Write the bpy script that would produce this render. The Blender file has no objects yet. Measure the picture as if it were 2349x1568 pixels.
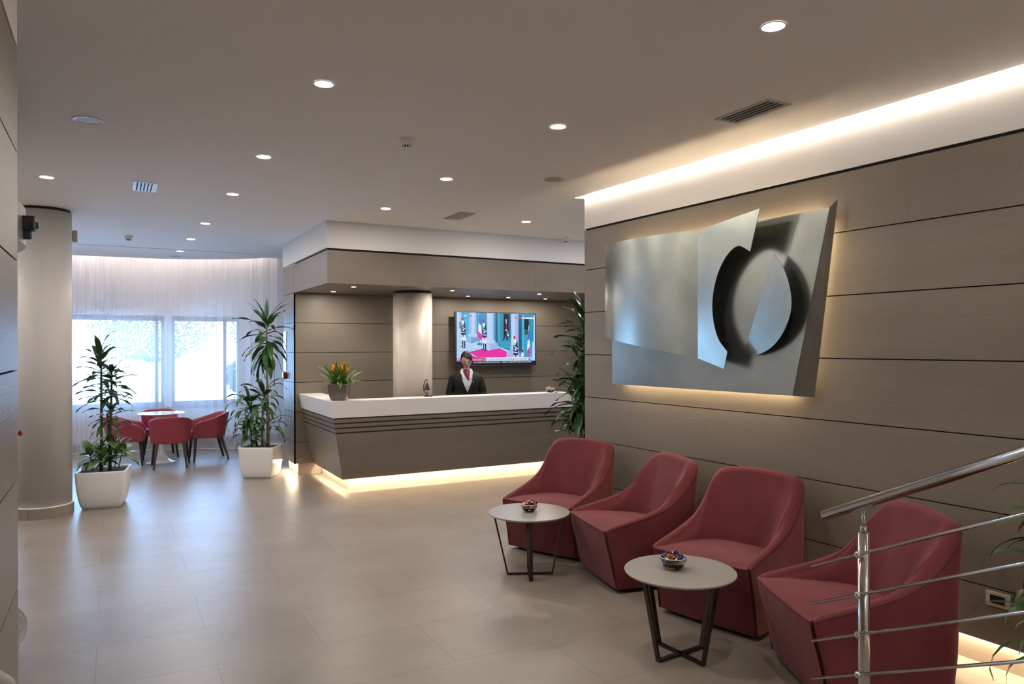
import bpy, bmesh, math, random
from mathutils import Vector, Matrix
R_ = math.radians
PI = math.pi
sc = bpy.context.scene
col = sc.collection

# ------------------------------------------------------------------ camera
f_px, hor, roll, yaw = 1672.3, 792.7, R_(-0.117), R_(28.69)
cd = bpy.data.cameras.new('camera'); cam = bpy.data.objects.new('camera', cd); col.objects.link(cam)
Fw = Vector((math.sin(yaw), math.cos(yaw), 0)); Rt = Vector((math.cos(yaw), -math.sin(yaw), 0)); Up = Vector((0, 0, 1))
cx_ = Rt*math.cos(roll) + Up*math.sin(roll); cy_ = -Rt*math.sin(roll) + Up*math.cos(roll)
M = Matrix((cx_, cy_, -Fw)).transposed().to_4x4(); M.translation = Vector((0, 0, 1.7))
cam.matrix_world = M
cd.sensor_width = 36; cd.lens = 36*f_px/2349; cd.shift_y = (hor-784)/2349; cd.clip_start = .02
sc.camera = cam
# ------------------------------------------------------------------ world, exposure
w = bpy.data.worlds.new('world'); sc.world = w; w.use_nodes = True
bg = w.node_tree.nodes['Background']; bg.inputs[0].default_value = (.38, .64, 1, 1); bg.inputs[1].default_value = 13
vs = sc.view_settings; vs.view_transform = 'Standard'; vs.look = 'None'; vs.gamma = 1; vs.exposure = 0.84; vs.use_curve_mapping = False
c = sc.cycles
c.use_denoising = True; c.max_bounces = 9; c.diffuse_bounces = 6; c.glossy_bounces = 4; c.transmission_bounces = 6
c.transparent_max_bounces = 14; c.caustics_reflective = False; c.caustics_refractive = False; c.sample_clamp_indirect = 6
LAMP_W, LAMP_C = 7.2, (1, .90, .81)
LED_C = (1, .77, .50)

def light(name, kind, loc, energy, color, parent=None, **kw):
    d = bpy.data.lights.new(name, kind); d.energy = energy; d.color = color
    for k, v in kw.items(): setattr(d, k, v)
    o = bpy.data.objects.new(name, d); col.objects.link(o); o.location = loc
    if parent: o.parent = parent
    return o
po = light('window_portal', 'AREA', (0, 13.64, 1.44), 1, (1, 1, 1), shape='RECTANGLE', size=4.6, size_y=1.6)
po.data.cycles.is_portal = True; po.rotation_euler = (R_(-90), 0, 0)

# ------------------------------------------------------------------ materials
def mat(name, color, rough=.5, metal=0, spec=.5, emit=None, es=1, coat=0, trans=0, ior=1.45):
    m = bpy.data.materials.new(name); m.use_nodes = True
    b = m.node_tree.nodes['Principled BSDF']
    b.inputs['Base Color'].default_value = (*color, 1); b.inputs['Roughness'].default_value = rough
    b.inputs['Metallic'].default_value = metal; b.inputs['Specular IOR Level'].default_value = spec
    b.inputs['Coat Weight'].default_value = coat; b.inputs['Transmission Weight'].default_value = trans; b.inputs['IOR'].default_value = ior
    if emit: b.inputs['Emission Color'].default_value = (*emit, 1); b.inputs['Emission Strength'].default_value = es
    return m
class NT:
    def __init__(s, m): s.m = m; s.t = m.node_tree; s.n = s.t.nodes; s.b = s.n.get('Principled BSDF')
    def add(s, typ, ins=None, **kw):
        x = s.n.new(typ)
        for k, v in kw.items(): setattr(x, k, v)
        for k, v in (ins or {}).items():
            if hasattr(v, 'is_output') : s.t.links.new(v, x.inputs[k])
            else: x.inputs[k].default_value = v
        return x
    def link(s, a, b): s.t.links.new(a, b)
    def coord(s, scale=(1, 1, 1), out='Object'):
        tc = s.add('ShaderNodeTexCoord'); mp = s.add('ShaderNodeMapping', {0: tc.outputs[out], 3: scale}); return mp.outputs[0]
    def ramp(s, fac, stops):
        r = s.add('ShaderNodeValToRGB', {0: fac}); e = r.color_ramp.elements
        while len(e) < len(stops): e.new(.5)
        for i, (p, cc) in enumerate(stops): e[i].position = p; e[i].color = (*cc, 1)
        return r.outputs[0]
    def bump(s, h, strength=.2, dist=.01):
        bn = s.add('ShaderNodeBump', {'Height': h, 'Strength': strength, 'Distance': dist}); s.link(bn.outputs[0], s.b.inputs['Normal'])
def noisy(name, c1, c2, scale=8, rough=.6, bump=0, bscale=None, dist=.002, detail=4, stretch=(1, 1, 1), **kw):
    m = mat(name, c1, rough, **kw); t = NT(m)
    v = t.coord(stretch)
    n = t.add('ShaderNodeTexNoise', {'Vector': v, 'Scale': scale, 'Detail': detail})
    t.link(t.ramp(n.outputs[0], [(.3, c1), (.7, c2)]), t.b.inputs['Base Color'])
    if bump:
        n2 = t.add('ShaderNodeTexNoise', {'Vector': v, 'Scale': bscale or scale*4, 'Detail': 3}); t.bump(n2.outputs[0], bump, dist)
    return m
def wood(name, c1, c2, rough=.40):
    m = mat(name, c1, rough, spec=.34); t = NT(m)
    v = t.coord((1.1, 1.1, 120)); n = t.add('ShaderNodeTexNoise', {'Vector': v, 'Scale': 1.9, 'Detail': 8, 'Roughness': .72, 'Distortion': .25})
    v2 = t.coord((.5, .5, 2.6)); n2 = t.add('ShaderNodeTexNoise', {'Vector': v2, 'Scale': 1.1, 'Detail': 2})
    mx = t.add('ShaderNodeMath', {0: n.outputs[0], 1: n2.outputs[0]}, operation='ADD')
    hf = t.add('ShaderNodeMath', {0: mx.outputs[0], 1: .5}, operation='MULTIPLY')
    t.link(t.ramp(hf.outputs[0], [(.33, c1), (.66, c2)]), t.b.inputs['Base Color'])
    v3 = t.coord((1.4, 1.4, 75)); n3 = t.add('ShaderNodeTexNoise', {'Vector': v3, 'Scale': 1.7, 'Detail': 5, 'Distortion': .9})
    t.bump(n3.outputs[0], .30, .003)
    return m
M_wood = wood('oak_veneer', (.164, .138, .107), (.218, .184, .146))
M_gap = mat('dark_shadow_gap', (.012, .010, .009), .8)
M_white = mat('white_wall_paint', (.74, .72, .70), .75)
M_ceil = mat('ceiling_paint', (.93, .91, .89), .85)
M_wallw = mat('pale_wall_paint', (.72, .72, .73), .8)
M_plaster = noisy('brushed_stucco', (.38, .325, .27), (.47, .41, .35), 2.5, .45, .15, 6, .004)
M_colwhite = noisy('column_paint', (.50, .475, .45), (.55, .525, .50), 1.5, .5)
M_led = mat('led_strip_light', (1, 1, 1), emit=LED_C, es=85)
M_ledc = mat('cove_led_light', (1, 1, 1), emit=(1, .86, .72), es=30)
M_ledcc = mat('curtain_cove_led_light', (1, 1, 1), emit=(1, .84, .72), es=44)
M_ledb = mat('sculpture_led_light', (1, 1, 1), emit=(1, .77, .47), es=44)
M_lamp = mat('downlight_diffuser', (1, 1, 1), emit=(1, .95, .88), es=14)
M_lamps = mat('small_spot_diffuser', (1, 1, 1), emit=(1, .9, .75), es=10)
M_trim = mat('white_trim', (.75, .74, .72), .4)
M_black = mat('black_plastic', (.012, .012, .013), .45)
M_grille = mat('grille_shadow', (.015, .016, .018), .7)
M_steel = mat('brushed_steel', (.66, .64, .61), .16, 1)
M_steel2 = mat('polished_steel', (.68, .67, .66), .1, 1)
M_bronze = mat('dark_bronze', (.06, .045, .04), .35, .8)
M_legm = mat('dark_brown_metal', (.045, .030, .026), .35, .6)
M_top = mat('white_lacquer_top', (.33, .318, .305), .22)
M_corian = mat('white_solid_surface', (.80, .78, .76), .35)
M_gloss = mat('glossy_white_resin', (.82, .82, .82), .08)
M_planter = mat('white_planter_plastic', (.80, .79, .76), .22)
M_planterg = mat('grey_planter_gloss', (.13, .105, .09), .12, coat=.5)
M_soil = noisy('soil', (.03, .018, .012), (.07, .045, .03), 40, .95, .6, 60, .01)
M_darkwood = mat('dark_wenge_legs', (.018, .012, .012), .35)
def fabric(name, a, b, rough, sc_=5):
    m = noisy(name, a, b, sc_, rough, .12, 220, .001, detail=5); bb = m.node_tree.nodes['Principled BSDF']
    bb.inputs['Sheen Weight'].default_value = .25; bb.inputs['Sheen Roughness'].default_value = .5; bb.inputs['Sheen Tint'].default_value = (1, .6, .6, 1)
    bb.inputs['Specular IOR Level'].default_value = .2
    return m
M_red = fabric('burgundy_nubuck', (.108, .020, .027), (.150, .030, .037), .8)
M_redseam = mat('burgundy_piping', (.06, .011, .013), .7)
M_redL = mat('raspberry_leatherette', (.26, .034, .056), .42)
M_sculpt = noisy('sculpture_metal', (.25, .265, .24), (.34, .36, .325), 3, .26, .06, 60, .001, metal=.9)
M_sculptd = noisy('sculpture_metal_side', (.24, .23, .22), (.30, .285, .27), 3, .38, .06, 60, .001, metal=.9)
# floor tiles
M_floor = mat('stone_floor_tile', (.3, .26, .22), .3); t = NT(M_floor)
tc = t.add('ShaderNodeTexCoord'); mp = t.add('ShaderNodeMapping', {0: tc.outputs['Object'], 1: (.084+.568*0, -4.773+.5905*8, 0)})
br = t.add('ShaderNodeTexBrick', {'Vector': mp.outputs[0], 'Color1': (.0, 0, 0, 1), 'Color2': (1, 1, 1, 1), 'Mortar': (.5, .5, .5, 1), 'Scale': 1, 'Mortar Size': .0021,
    'Mortar Smooth': .0, 'Brick Width': 1.136, 'Row Height': .5905}, offset=.5, offset_frequency=2, squash=1)
ns = t.add('ShaderNodeTexNoise', {'Vector': tc.outputs['Object'], 'Scale': 1.7, 'Detail': 7, 'Roughness': .6})
ns2 = t.add('ShaderNodeMath', {0: ns.outputs[0], 1: .90}, operation='MULTIPLY')
sm = t.add('ShaderNodeMath', {0: br.outputs[0], 1: .10}, operation='MULTIPLY')
ad = t.add('ShaderNodeMath', {0: ns2.outputs[0], 1: sm.outputs[0]}, operation='ADD')
tilec = t.ramp(ad.outputs[0], [(.28, (.205, .176, .150)), (.72, (.285, .248, .213))])
mx = t.add('ShaderNodeMix', {0: br.outputs['Fac']}, data_type='RGBA'); t.link(tilec, mx.inputs[6]); mx.inputs[7].default_value = (.155, .125, .10, 1)
t.link(mx.outputs[2], t.b.inputs['Base Color'])
mps = t.add('ShaderNodeMapping', {0: tc.outputs['Object'], 3: (3.4, 9, 1)})
n3 = t.add('ShaderNodeTexNoise', {'Vector': mps.outputs[0], 'Scale': 2.2, 'Detail': 6, 'Roughness': .55, 'Distortion': 1.2})
sb = t.add('ShaderNodeMath', {0: n3.outputs[0], 1: br.outputs['Fac']}, operation='SUBTRACT')
t.bump(sb.outputs[0], .2, .008)
t.b.inputs['Roughness'].default_value = .34; t.b.inputs['Specular IOR Level'].default_value = .6
M_skirt = mat('stone_skirting', (.27, .225, .18), .5)
# plinth tile with vertical joints every 0.57 m
M_plinth = mat('plinth_tile', (.50, .44, .37), .5)
# leaves
def leafm(name, a, b, r=.35):
    m = noisy(name, a, b, 9, r, 0); bb = m.node_tree.nodes['Principled BSDF']; bb.inputs['Specular IOR Level'].default_value = .45
    return m
M_leaf = leafm('dracaena_leaf', (.018, .060, .016), (.045, .13, .030))
M_leafd = leafm('dark_dracaena_leaf', (.018, .045, .018), (.04, .095, .03), .3)
M_leaf2 = leafm('broad_variegated_leaf', (.05, .13, .035), (.17, .27, .10))
M_leafb = leafm('bromeliad_leaf', (.05, .13, .015), (.13, .26, .035))
M_cane = noisy('cane_bark', (.20, .13, .075), (.33, .23, .14), 12, .8, .4, 30, .004)
M_caneg = noisy('green_cane', (.05, .08, .03), (.10, .13, .05), 12, .7, .3, 30, .003)
M_flower = mat('orange_bract', (.95, .33, .015), .4)
M_stemo = mat('brown_flower_stem', (.38, .16, .03), .5)
# sheer curtain
M_sheer = bpy.data.materials.new('sheer_voile'); M_sheer.use_nodes = True; t = NT(M_sheer)
for x in list(t.n): t.n.remove(x)
out = t.add('ShaderNodeOutputMaterial'); tr = t.add('ShaderNodeBsdfTransparent', {0: (.95, .97, 1, 1)})
df = t.add('ShaderNodeBsdfDiffuse', {0: (.86, .85, .87, 1)}); tl = t.add('ShaderNodeBsdfTranslucent', {0: (.80, .82, .88, 1)})
m1 = t.add('ShaderNodeMixShader', {0: .45, 1: df.outputs[0], 2: tl.outputs[0]})
m2 = t.add('ShaderNodeMixShader', {0: .52, 1: tr.outputs[0], 2: m1.outputs[0]}); t.link(m2.outputs[0], out.inputs[0])
# thin glass
def thin_glass(name, tint, gl=.08, rough=.02):
    m = bpy.data.materials.new(name); m.use_nodes = True; t = NT(m)
    for x in list(t.n): t.n.remove(x)
    out = t.add('ShaderNodeOutputMaterial'); tr = t.add('ShaderNodeBsdfTransparent', {0: (*tint, 1)}); g = t.add('ShaderNodeBsdfGlossy', {0: (1, 1, 1, 1), 1: rough})
    fr = t.add('ShaderNodeFresnel', {0: 1.5}); ad = t.add('ShaderNodeMath', {0: fr.outputs[0], 1: gl}, operation='ADD')
    mm = t.add('ShaderNodeMixShader', {0: ad.outputs[0], 1: tr.outputs[0], 2: g.outputs[0]}); t.link(mm.outputs[0], out.inputs[0]); return m
M_glass = thin_glass('window_glass', (.93, .97, 1), 0)
M_bowl = thin_glass('clear_bowl_glass', (.95, .96, .95), 0)

# ------------------------------------------------------------------ mesh builder
class MB:
    def __init__(s): s.v = []; s.f = []; s.mi = []; s.sm = []
    def add(s, vs_, fs, mi=0, smooth=False, T=None):
        n = len(s.v)
        for p in vs_:
            p = Vector(p); s.v.append(T @ p if T is not None else p)
        for q in fs: s.f.append([n+i for i in q]); s.mi.append(mi); s.sm.append(smooth)
        return s
    def box(s, x0, x1, y0, y1, z0, z1, mi=0, T=None):
        v = [(x, y, z) for z in (z0, z1) for y in (y0, y1) for x in (x0, x1)]
        return s.add(v, [(0, 2, 3, 1), (4, 5, 7, 6), (0, 1, 5, 4), (2, 6, 7, 3), (0, 4, 6, 2), (1, 3, 7, 5)], mi, False, T)
    def hexa(s, a, b, mi=0):   # a: 4 bottom points, b: 4 top points, counter-clockwise
        return s.add(list(a)+list(b), [(3, 2, 1, 0), (4, 5, 6, 7), (0, 1, 5, 4), (1, 2, 6, 5), (2, 3, 7, 6), (3, 0, 4, 7)], mi)
    def lathe(s, prof, n=32, center=(0, 0, 0), mi=0, smooth=True, T=None, caps=True):
        v = []; f = []; m = len(prof)
        for i in range(n):
            a = 2*PI*i/n
            for r, z in prof: v.append((center[0]+r*math.cos(a), center[1]+r*math.sin(a), center[2]+z))
        for i in range(n):
            j = (i+1) % n
            for k in range(m-1): f.append((i*m+k, j*m+k, j*m+k+1, i*m+k+1))
        s.add(v, f, mi, smooth, T)
        if caps:
            for k, fl in ((0, True), (m-1, False)):
                if prof[k][0] > 1e-6:
                    r, z = prof[k]; vv = [(center[0]+r*math.cos(2*PI*i/n), center[1]+r*math.sin(2*PI*i/n), center[2]+z) for i in range(n)]
                    s.add(vv, [tuple(reversed(range(n))) if fl else tuple(range(n))], mi, False, T)
        return s
    def tube(s, pts, r, n=10, mi=0, smooth=True, cap=True):
        pts = [Vector(p) for p in pts]; N = len(pts); rs = r if isinstance(r, (list, tuple)) else [r]*N
        v = []; up = None
        for i, p in enumerate(pts):
            d = (pts[min(i+1, N-1)]-pts[max(i-1, 0)]).normalized()
            if up is None:
                up = d.orthogonal().normalized()
            up = (up-d*up.dot(d)); up = up.normalized() if up.length > 1e-6 else d.orthogonal().normalized()
            b = d.cross(up)
            for k in range(n):
                a = 2*PI*k/n; v.append(p+(up*math.cos(a)+b*math.sin(a))*rs[i])
        f = [(i*n+k, i*n+(k+1) % n, (i+1)*n+(k+1) % n, (i+1)*n+k) for i in range(N-1) for k in range(n)]
        s.add(v, f, mi, smooth)
        if cap: s.add(v[:n], [tuple(reversed(range(n)))], mi); s.add(v[-n:], [tuple(range(n))], mi)
        return s
    def bar(s, a, b, wd, mi=0, taper=1, up=(0, 0, 1)):   # square bar
        a = Vector(a); b = Vector(b); d = (b-a).normalized(); u = Vector(up)
        u = u-d*u.dot(d); u = u.normalized() if u.length > 1e-4 else Vector((1, 0, 0)); sd = d.cross(u)
        w1, w2 = (wd if isinstance(wd, tuple) else (wd, wd)); q = []
        for p, k in ((a, 1), (b, taper)):
            for i, j in ((-1, -1), (1, -1), (1, 1), (-1, 1)): q.append(p+sd*i*w1/2*k+u*j*w2/2*k)
        return s.add(q, [(3, 2, 1, 0), (4, 5, 6, 7), (0, 1, 5, 4), (1, 2, 6, 5), (2, 3, 7, 6), (3, 0, 4, 7)], mi)
    def grid(s, rows, mi=0, smooth=True, closeu=False, closev=False):
        nu = len(rows); nv = len(rows[0]); v = [p for r in rows for p in r]; f = []
        for i in range(nu if closeu else nu-1):
            for j in range(nv if closev else nv-1):
                a, b = i, (i+1) % nu; k, l = j, (j+1) % nv
                f.append((a*nv+k, b*nv+k, b*nv+l, a*nv+l))
        return s.add(v, f, mi, smooth)
    def prism(s, poly, z0, z1, mi=0, T=None):
        n = len(poly); v = [(x, y, z0) for x, y in poly]+[(x, y, z1) for x, y in poly]
        f = [tuple(reversed(range(n))), tuple(range(n, 2*n))]+[(i, (i+1) % n, n+(i+1) % n, n+i) for i in range(n)]
        return s.add(v, f, mi, False, T)
    def build(s, name, mats, parent=None, bevel=0, fix=True, loc=None, rotz=None, bseg=2):
        me = bpy.data.meshes.new(name); me.from_pydata(s.v, [], s.f)
        mats = mats if isinstance(mats, (list, tuple)) else [mats]
        for m in mats: me.materials.append(m)
        me.polygons.foreach_set('material_index', s.mi); me.polygons.foreach_set('use_smooth', s.sm)
        if fix:
            bm = bmesh.new(); bm.from_mesh(me); bmesh.ops.remove_doubles(bm, verts=bm.verts, dist=1e-5)
            bmesh.ops.recalc_face_normals(bm, faces=bm.faces); bm.to_mesh(me); bm.free()
        me.update()
        if fix and name in ('tabletop', 'rim', 'base', 'floor_ring', 'canopy') and any(s.sm): me.set_sharp_from_angle(angle=R_(42))
        o = bpy.data.objects.new(name, me); col.objects.link(o)
        if parent: o.parent = parent
        if loc: o.location = loc
        if rotz is not None: o.rotation_euler = (0, 0, rotz)
        if bevel:
            b = o.modifiers.new('bevel', 'BEVEL'); b.width = bevel; b.segments = bseg; b.limit_method = 'ANGLE'; b.angle_limit = R_(40)
        return o
def tag(o, label, cat, group=None, kind=None):
    o['label'] = label; o['category'] = cat
    if group: o['group'] = group
    if kind: o['kind'] = kind
    return o
def thing(name, label, cat, loc=(0, 0, 0), rotz=0, group=None):
    o = bpy.data.objects.new(name, None); col.objects.link(o); o.location = loc; o.rotation_euler = (0, 0, rotz); o.empty_display_size = .1
    return tag(o, label, cat, group)
def struct(o, label=None, cat=None):
    o['kind'] = 'structure'
    if label: o['label'] = label
    if cat: o['category'] = cat
    return o
def dup(root, loc, rotz, label=None, group=None):
    r = root.copy(); col.objects.link(r); r.location = loc; r.rotation_euler = (0, 0, rotz)
    if label: r['label'] = label
    if group: r['group'] = group
    for ch in list(root.children):
        q = ch.copy(); col.objects.link(q); q.parent = r
        for g in ch.children:
            d = g.copy(); col.objects.link(d); d.parent = q
    return r

# ------------------------------------------------------------------ room shell
CZ = 3.09
LV = [2.766, 2.4005, 2.0085, 1.6165, 1.2245, .8325, .4405, .155]
GAP = .007
def panels(b, P, s0, s1, joints, nrm_off=.018, levels=LV):
    # wood panels on a plane; P(s, off, z) -> world; grooves between courses
    js = sorted([s0]+[j for j in joints if s0 < j < s1]+[s1])
    for k in range(len(levels)-1):
        zt = levels[k]-(0 if k == 0 else GAP/2); zb = levels[k+1]+(GAP/2 if k < len(levels)-2 else 0)
        for i in range(len(js)-1):
            a = js[i]+(.0003 if i else 0); e = js[i+1]-(.0003 if i < len(js)-2 else 0)
            b.hexa([P(a, 0, zb), P(e, 0, zb), P(e, nrm_off, zb), P(a, nrm_off, zb)], [P(a, 0, zt), P(e, 0, zt), P(e, nrm_off, zt), P(a, nrm_off, zt)], 0)

# floor
b = MB(); b.add([(-4, -2.5, 0), (9.5, -2.5, 0), (9.5, 13.7, 0), (-4, 13.7, 0)], [(0, 1, 2, 3)])
fl = struct(b.build('floor', M_floor, fix=False), 'beige stone tile floor laid in running bond', 'floor')
# ceiling with cove slot on the right and curved edge before the curtain
edge = [(-3.4, 13.0), (-1.5, 12.96), (-.56, 12.92), (.02, 12.87), (.66, 12.80), (1.0, 12.71), (1.19, 12.62), (1.46, 12.48), (1.72, 12.31), (1.92, 12.12), (2.084, 11.93), (2.2, 11.90), (2.6, 11.88), (9.5, 11.88)]
poly = [(-4, -2.32), (4.124, -2.32), (3.817, 5.741), (9.5, 5.741)]+list(reversed(edge))+[(-4, 13.0)]
b = MB(); b.prism(poly, CZ, CZ+.02)
# light recess above the slots
b.box(3.2, 9.5, -2.5, 5.9, 3.42, 3.46); b.box(3.2, 3.24, -2.5, 5.9, CZ+.02, 3.46); b.box(3.2, 4.4, 5.745, 5.78, CZ+.02, 3.46)
b.box(-4, 9.5, 11.3, 13.9, 3.42, 3.46); b.box(-4, 9.5, 11.3, 11.34, CZ+.02, 3.46)
ceil = struct(b.build('ceiling', M_ceil, fix=False), 'flat painted ceiling with light coves', 'ceiling')
b = MB(); b.box(-.6, 1.86, 11.485, 11.497, CZ-.003, CZ)
struct(b.build('trim_1', mat('ceiling_joint', (.30, .30, .32), .6)), 'thin dark joint line in the ceiling before the curtain', 'ceiling joint')
# cove strips
def strip(name, pts, zz, wd, ht, m, label, parent=None):
    b = MB()
    for p, q in zip(pts[:-1], pts[1:]):
        p = Vector((*p, zz)); q = Vector((*q, zz)); b.bar(p, q, (wd, ht))
    o = b.build(name, m, parent, fix=False)
    if label: tag(o, label, 'led strip')
    return o
strip('led_strip', [(4.131+.007, -2.5), (3.817+.007, 5.741)], CZ+.017, .010, .010, M_ledc, 'warm led strip in the ceiling slot above the oak panelled wall')
strip('led_strip', [(-.55, -2.33), (4.1, -2.33)], CZ+.017, .010, .010, mat('added_rear_fill_light', (1, 1, 1), emit=(1, .86, .72), es=300), 'unseen led strip added behind the camera as fill light')  # out-of-view strip, added only to lift the ambient light on the ceiling
strip('led_strip', [(x, y+.22) for x, y in edge[1:12]], CZ+.09, .010, .010, M_ledcc, 'led strip along the curved ceiling edge above the sheer curtain')

# right panelled wall (slightly angled): s along wall, off towards the room
ra = R_(-2.2076); Wd = Vector((math.sin(ra), math.cos(ra), 0)); Wn = Vector((-math.cos(ra), math.sin(ra), 0))
def RW(s, off, z): p = Vector((4.0796, 0, 0))+Wd*s+Wn*off; p.z = z; return p
b = MB(); panels(b, lambda s, o, z: RW(s, o-.018, z), -2.4, 5.646, [1.05, 2.56, 4.07])
b.hexa([RW(-2.4, -.05, .155), RW(5.646, -.05, .155), RW(5.646, -.018, .155), RW(-2.4, -.018, .155)], [RW(-2.4, -.05, 2.766), RW(5.646, -.05, 2.766), RW(5.646, -.018, 2.766), RW(-2.4, -.018, 2.766)], 1)
b.hexa([RW(-2.4, -.30, .0), RW(5.646, -.30, .0), RW(5.646, -.08, .0), RW(-2.4, -.08, .0)], [RW(-2.4, -.30, .185), RW(5.646, -.30, .185), RW(5.646, -.08, .185), RW(-2.4, -.08, .185)], 3)
b.hexa([RW(-2.4, -.30, .185), RW(5.646, -.30, .185), RW(5.646, -.05, .185), RW(-2.4, -.05, .185)], [RW(-2.4, -.30, 2.766), RW(5.646, -.30, 2.766), RW(5.646, -.05, 2.766), RW(-2.4, -.05, 2.766)], 2)
b.hexa([RW(-2.4, -.30, 2.766), RW(5.646, -.30, 2.766), RW(5.646, -.02, 2.766), RW(-2.4, -.02, 2.766)], [RW(-2.4, -.30, 2.786), RW(5.646, -.30, 2.786), RW(5.646, -.02, 2.786), RW(-2.4, -.02, 2.786)], 1)
b.hexa([RW(-2.4, -.30, 2.786), RW(5.646, -.30, 2.786), RW(5.646, 0, 2.786), RW(-2.4, 0, 2.786)], [RW(-2.4, -.30, 3.42), RW(5.646, -.30, 3.42), RW(5.646, 0, 3.42), RW(-2.4, 0, 3.42)], 2)
struct(b.build('wall_right', [M_wood, M_gap, M_white, M_plinth]), 'oak veneer panelled wall with grooves on the right', 'wall')
b = MB(); b.hexa([RW(-2.4, -.075, .166), RW(5.6, -.075, .166), RW(5.6, -.062, .166), RW(-2.4, -.062, .166)], [RW(-2.4, -.075, .176), RW(5.6, -.075, .176), RW(5.6, -.062, .176), RW(-2.4, -.062, .176)])
tag(b.build('led_strip', M_led, fix=False), 'warm led strip under the oak panelled wall behind the armchairs', 'led strip')

# reception block: back wall, pier and bulkhead
XS, YS, YB, YE = 2.0823, 8.063, 9.757, 10.42
b = MB(); panels(b, lambda s, o, z: Vector((s, YB-o+.018, z)), XS, 9.4, [3.75, 6.17, 8.6])
panels(b, lambda s, o, z: Vector((XS+.018-o, s, z)), YB, YE, [])
b.box(XS+.018, 9.4, YB+.018, YE, .155, 2.766, 1); b.box(XS+.06, 9.4, YB+.05, YE-.03, 0, .155, 3)
b.box(XS+.018, 9.4, YB, YE, 2.766, CZ, 2)
struct(b.build('wall_back', [M_wood, M_gap, M_white, M_plinth]), 'oak veneer panelled wall behind the reception desk', 'wall')
strip('led_strip', [(XS+.035, YB+.05), (XS+.035, YE-.02)], .148, .012, .01, M_led, 'warm led strip under the side of the oak pier')
b = MB(); zt, zb = 2.766, 2.4005
b.box(XS, 4.762, YS, YS+.02, zb, zt); b.box(4.7635, 9.4, YS, YS+.02, zb, zt)
b.box(XS, XS+.02, YS+.02, YB-.001, zb, zt); b.box(XS+.02, 9.4, YS+.02, YB-.001, zb, zb+.02)
b.box(XS+.02, 9.4, YS+.02, YB, zb+.02, zt, 1); b.box(XS+.02, 9.4, YS+.02, YB, zt, zt+.022, 1)
b.box(XS-.012, 9.4, YS-.012, YB, zt+.022, CZ, 2)
b.box(XS-.012, XS+.02, YB, YE, zt+.022, CZ, 2)
struct(b.build('trim_2', [M_wood, M_gap, M_white]), 'oak clad bulkhead with white upper band over the reception desk', 'bulkhead')

# left panelled wall beside the camera
XL, YL = -.303, 3.175
b = MB(); panels(b, lambda s, o, z: Vector((XL-.018+o, s, z)), -2.4, YL, [1.3])
b.box(-.6, XL-.018, -2.4, YL, .155, 2.766, 1); b.box(-.6, XL-.05, -2.4, YL, 0, .155, 3); b.box(-.6, XL-.02, -2.4, YL, 2.766, 2.786, 1)
b.box(-.6, XL, -2.4, YL, 2.786, CZ, 2)
struct(b.build('wall_left', [M_wood, M_gap, M_white, M_plinth]), 'oak veneer panelled wall close to the camera on the left', 'wall')
# plain enclosing walls
b = MB(); b.box(-4.1, -4, -2.5, 13.7, 0, CZ); b.box(-4, -.6, -2.5, -2.4, 0, CZ); b.box(-.6, 4.5, -2.5, -2.4, 0, 3.46)
struct(b.build('wall_rear', M_wallw), 'plain wall closing the room behind the camera', 'wall')
b = MB(); b.box(9.4, 9.5, 5.6, 13.7, 0, CZ); b.box(4.6, 9.5, 5.5, 5.6, 0, 3.46); b.box(4.2, 4.6, 5.5, 5.6, 0, 3.46)
struct(b.build('wall_far_right', M_wallw), 'plain wall closing the room beyond the reception on the right', 'wall')

# window wall behind the curtain
YW = 13.6
WX0, W1, W2, WX1, WZ0, WZ1 = -2.4, .76, .873, 1.967, .68, 2.215
b = MB()
b.box(-4, WX0, YW, YW+.25, 0, 3.46); b.box(WX1, 9.5, YW, YW+.25, 0, 3.46); b.box(WX0, WX1, YW, YW+.25, 0, WZ0); b.box(WX0, WX1, YW, YW+.25, WZ1, 3.46)
b.box(W1, W2, YW, YW+.25, WZ0, WZ1)
struct(b.build('wall_window', M_wallw), 'white window wall behind the sheer curtain', 'wall')
b = MB(); b.box(-4, 9.4, YW-.015, YW, 0, .13)
struct(b.build('baseboard_window', mat('grey_stone_base', (.10, .095, .09), .6)), 'grey stone baseboard under the window', 'baseboard')
M_frame = mat('grey_window_frame', (.20, .25, .32), .4); M_blind = mat('dark_blue_blind_box', (.02, .03, .05), .6)
for i, (a, e, mull) in enumerate(((WX0, W1, (-1.6, -.75, .645)), (W2, WX1, (1.72,)))):
    b = MB(); y0, y1 = YW+.03, YW+.09
    b.box(a, a+.05, y0, y1, WZ0, WZ1); b.box(e-.05, e, y0, y1, WZ0, WZ1); b.box(a, e, y0, y1, WZ0, WZ0+.09); b.box(a, e, y0, y1, WZ1-.04, WZ1)
    for mx_ in mull: b.box(mx_-.028, mx_+.028, y0, y1, WZ0, WZ1)
    wf = struct(b.build('window_%d' % (i+1), M_frame), ('wide' if i == 0 else 'narrow')+' grey framed window behind the sheer curtain', 'window')
    b = MB(); b.box(a+.03, e-.03, y0+.028, y0+.032, WZ0+.05, WZ1-.03); b.build('pane', M_glass, wf)
    b = MB(); b.box(a+.01, e-.01, YW+.005, YW+.05, WZ1-.085, WZ1-.002); b.build('blind_box', M_blind, wf)
b = MB(); b.box(WX0, WX1+.05, YW-.02, YW+.03, WZ0-.03, WZ0)
struct(b.build('trim_3', mat('window_sill', (.12, .13, .15), .5)), 'grey window sill behind the curtain', 'sill')

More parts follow.
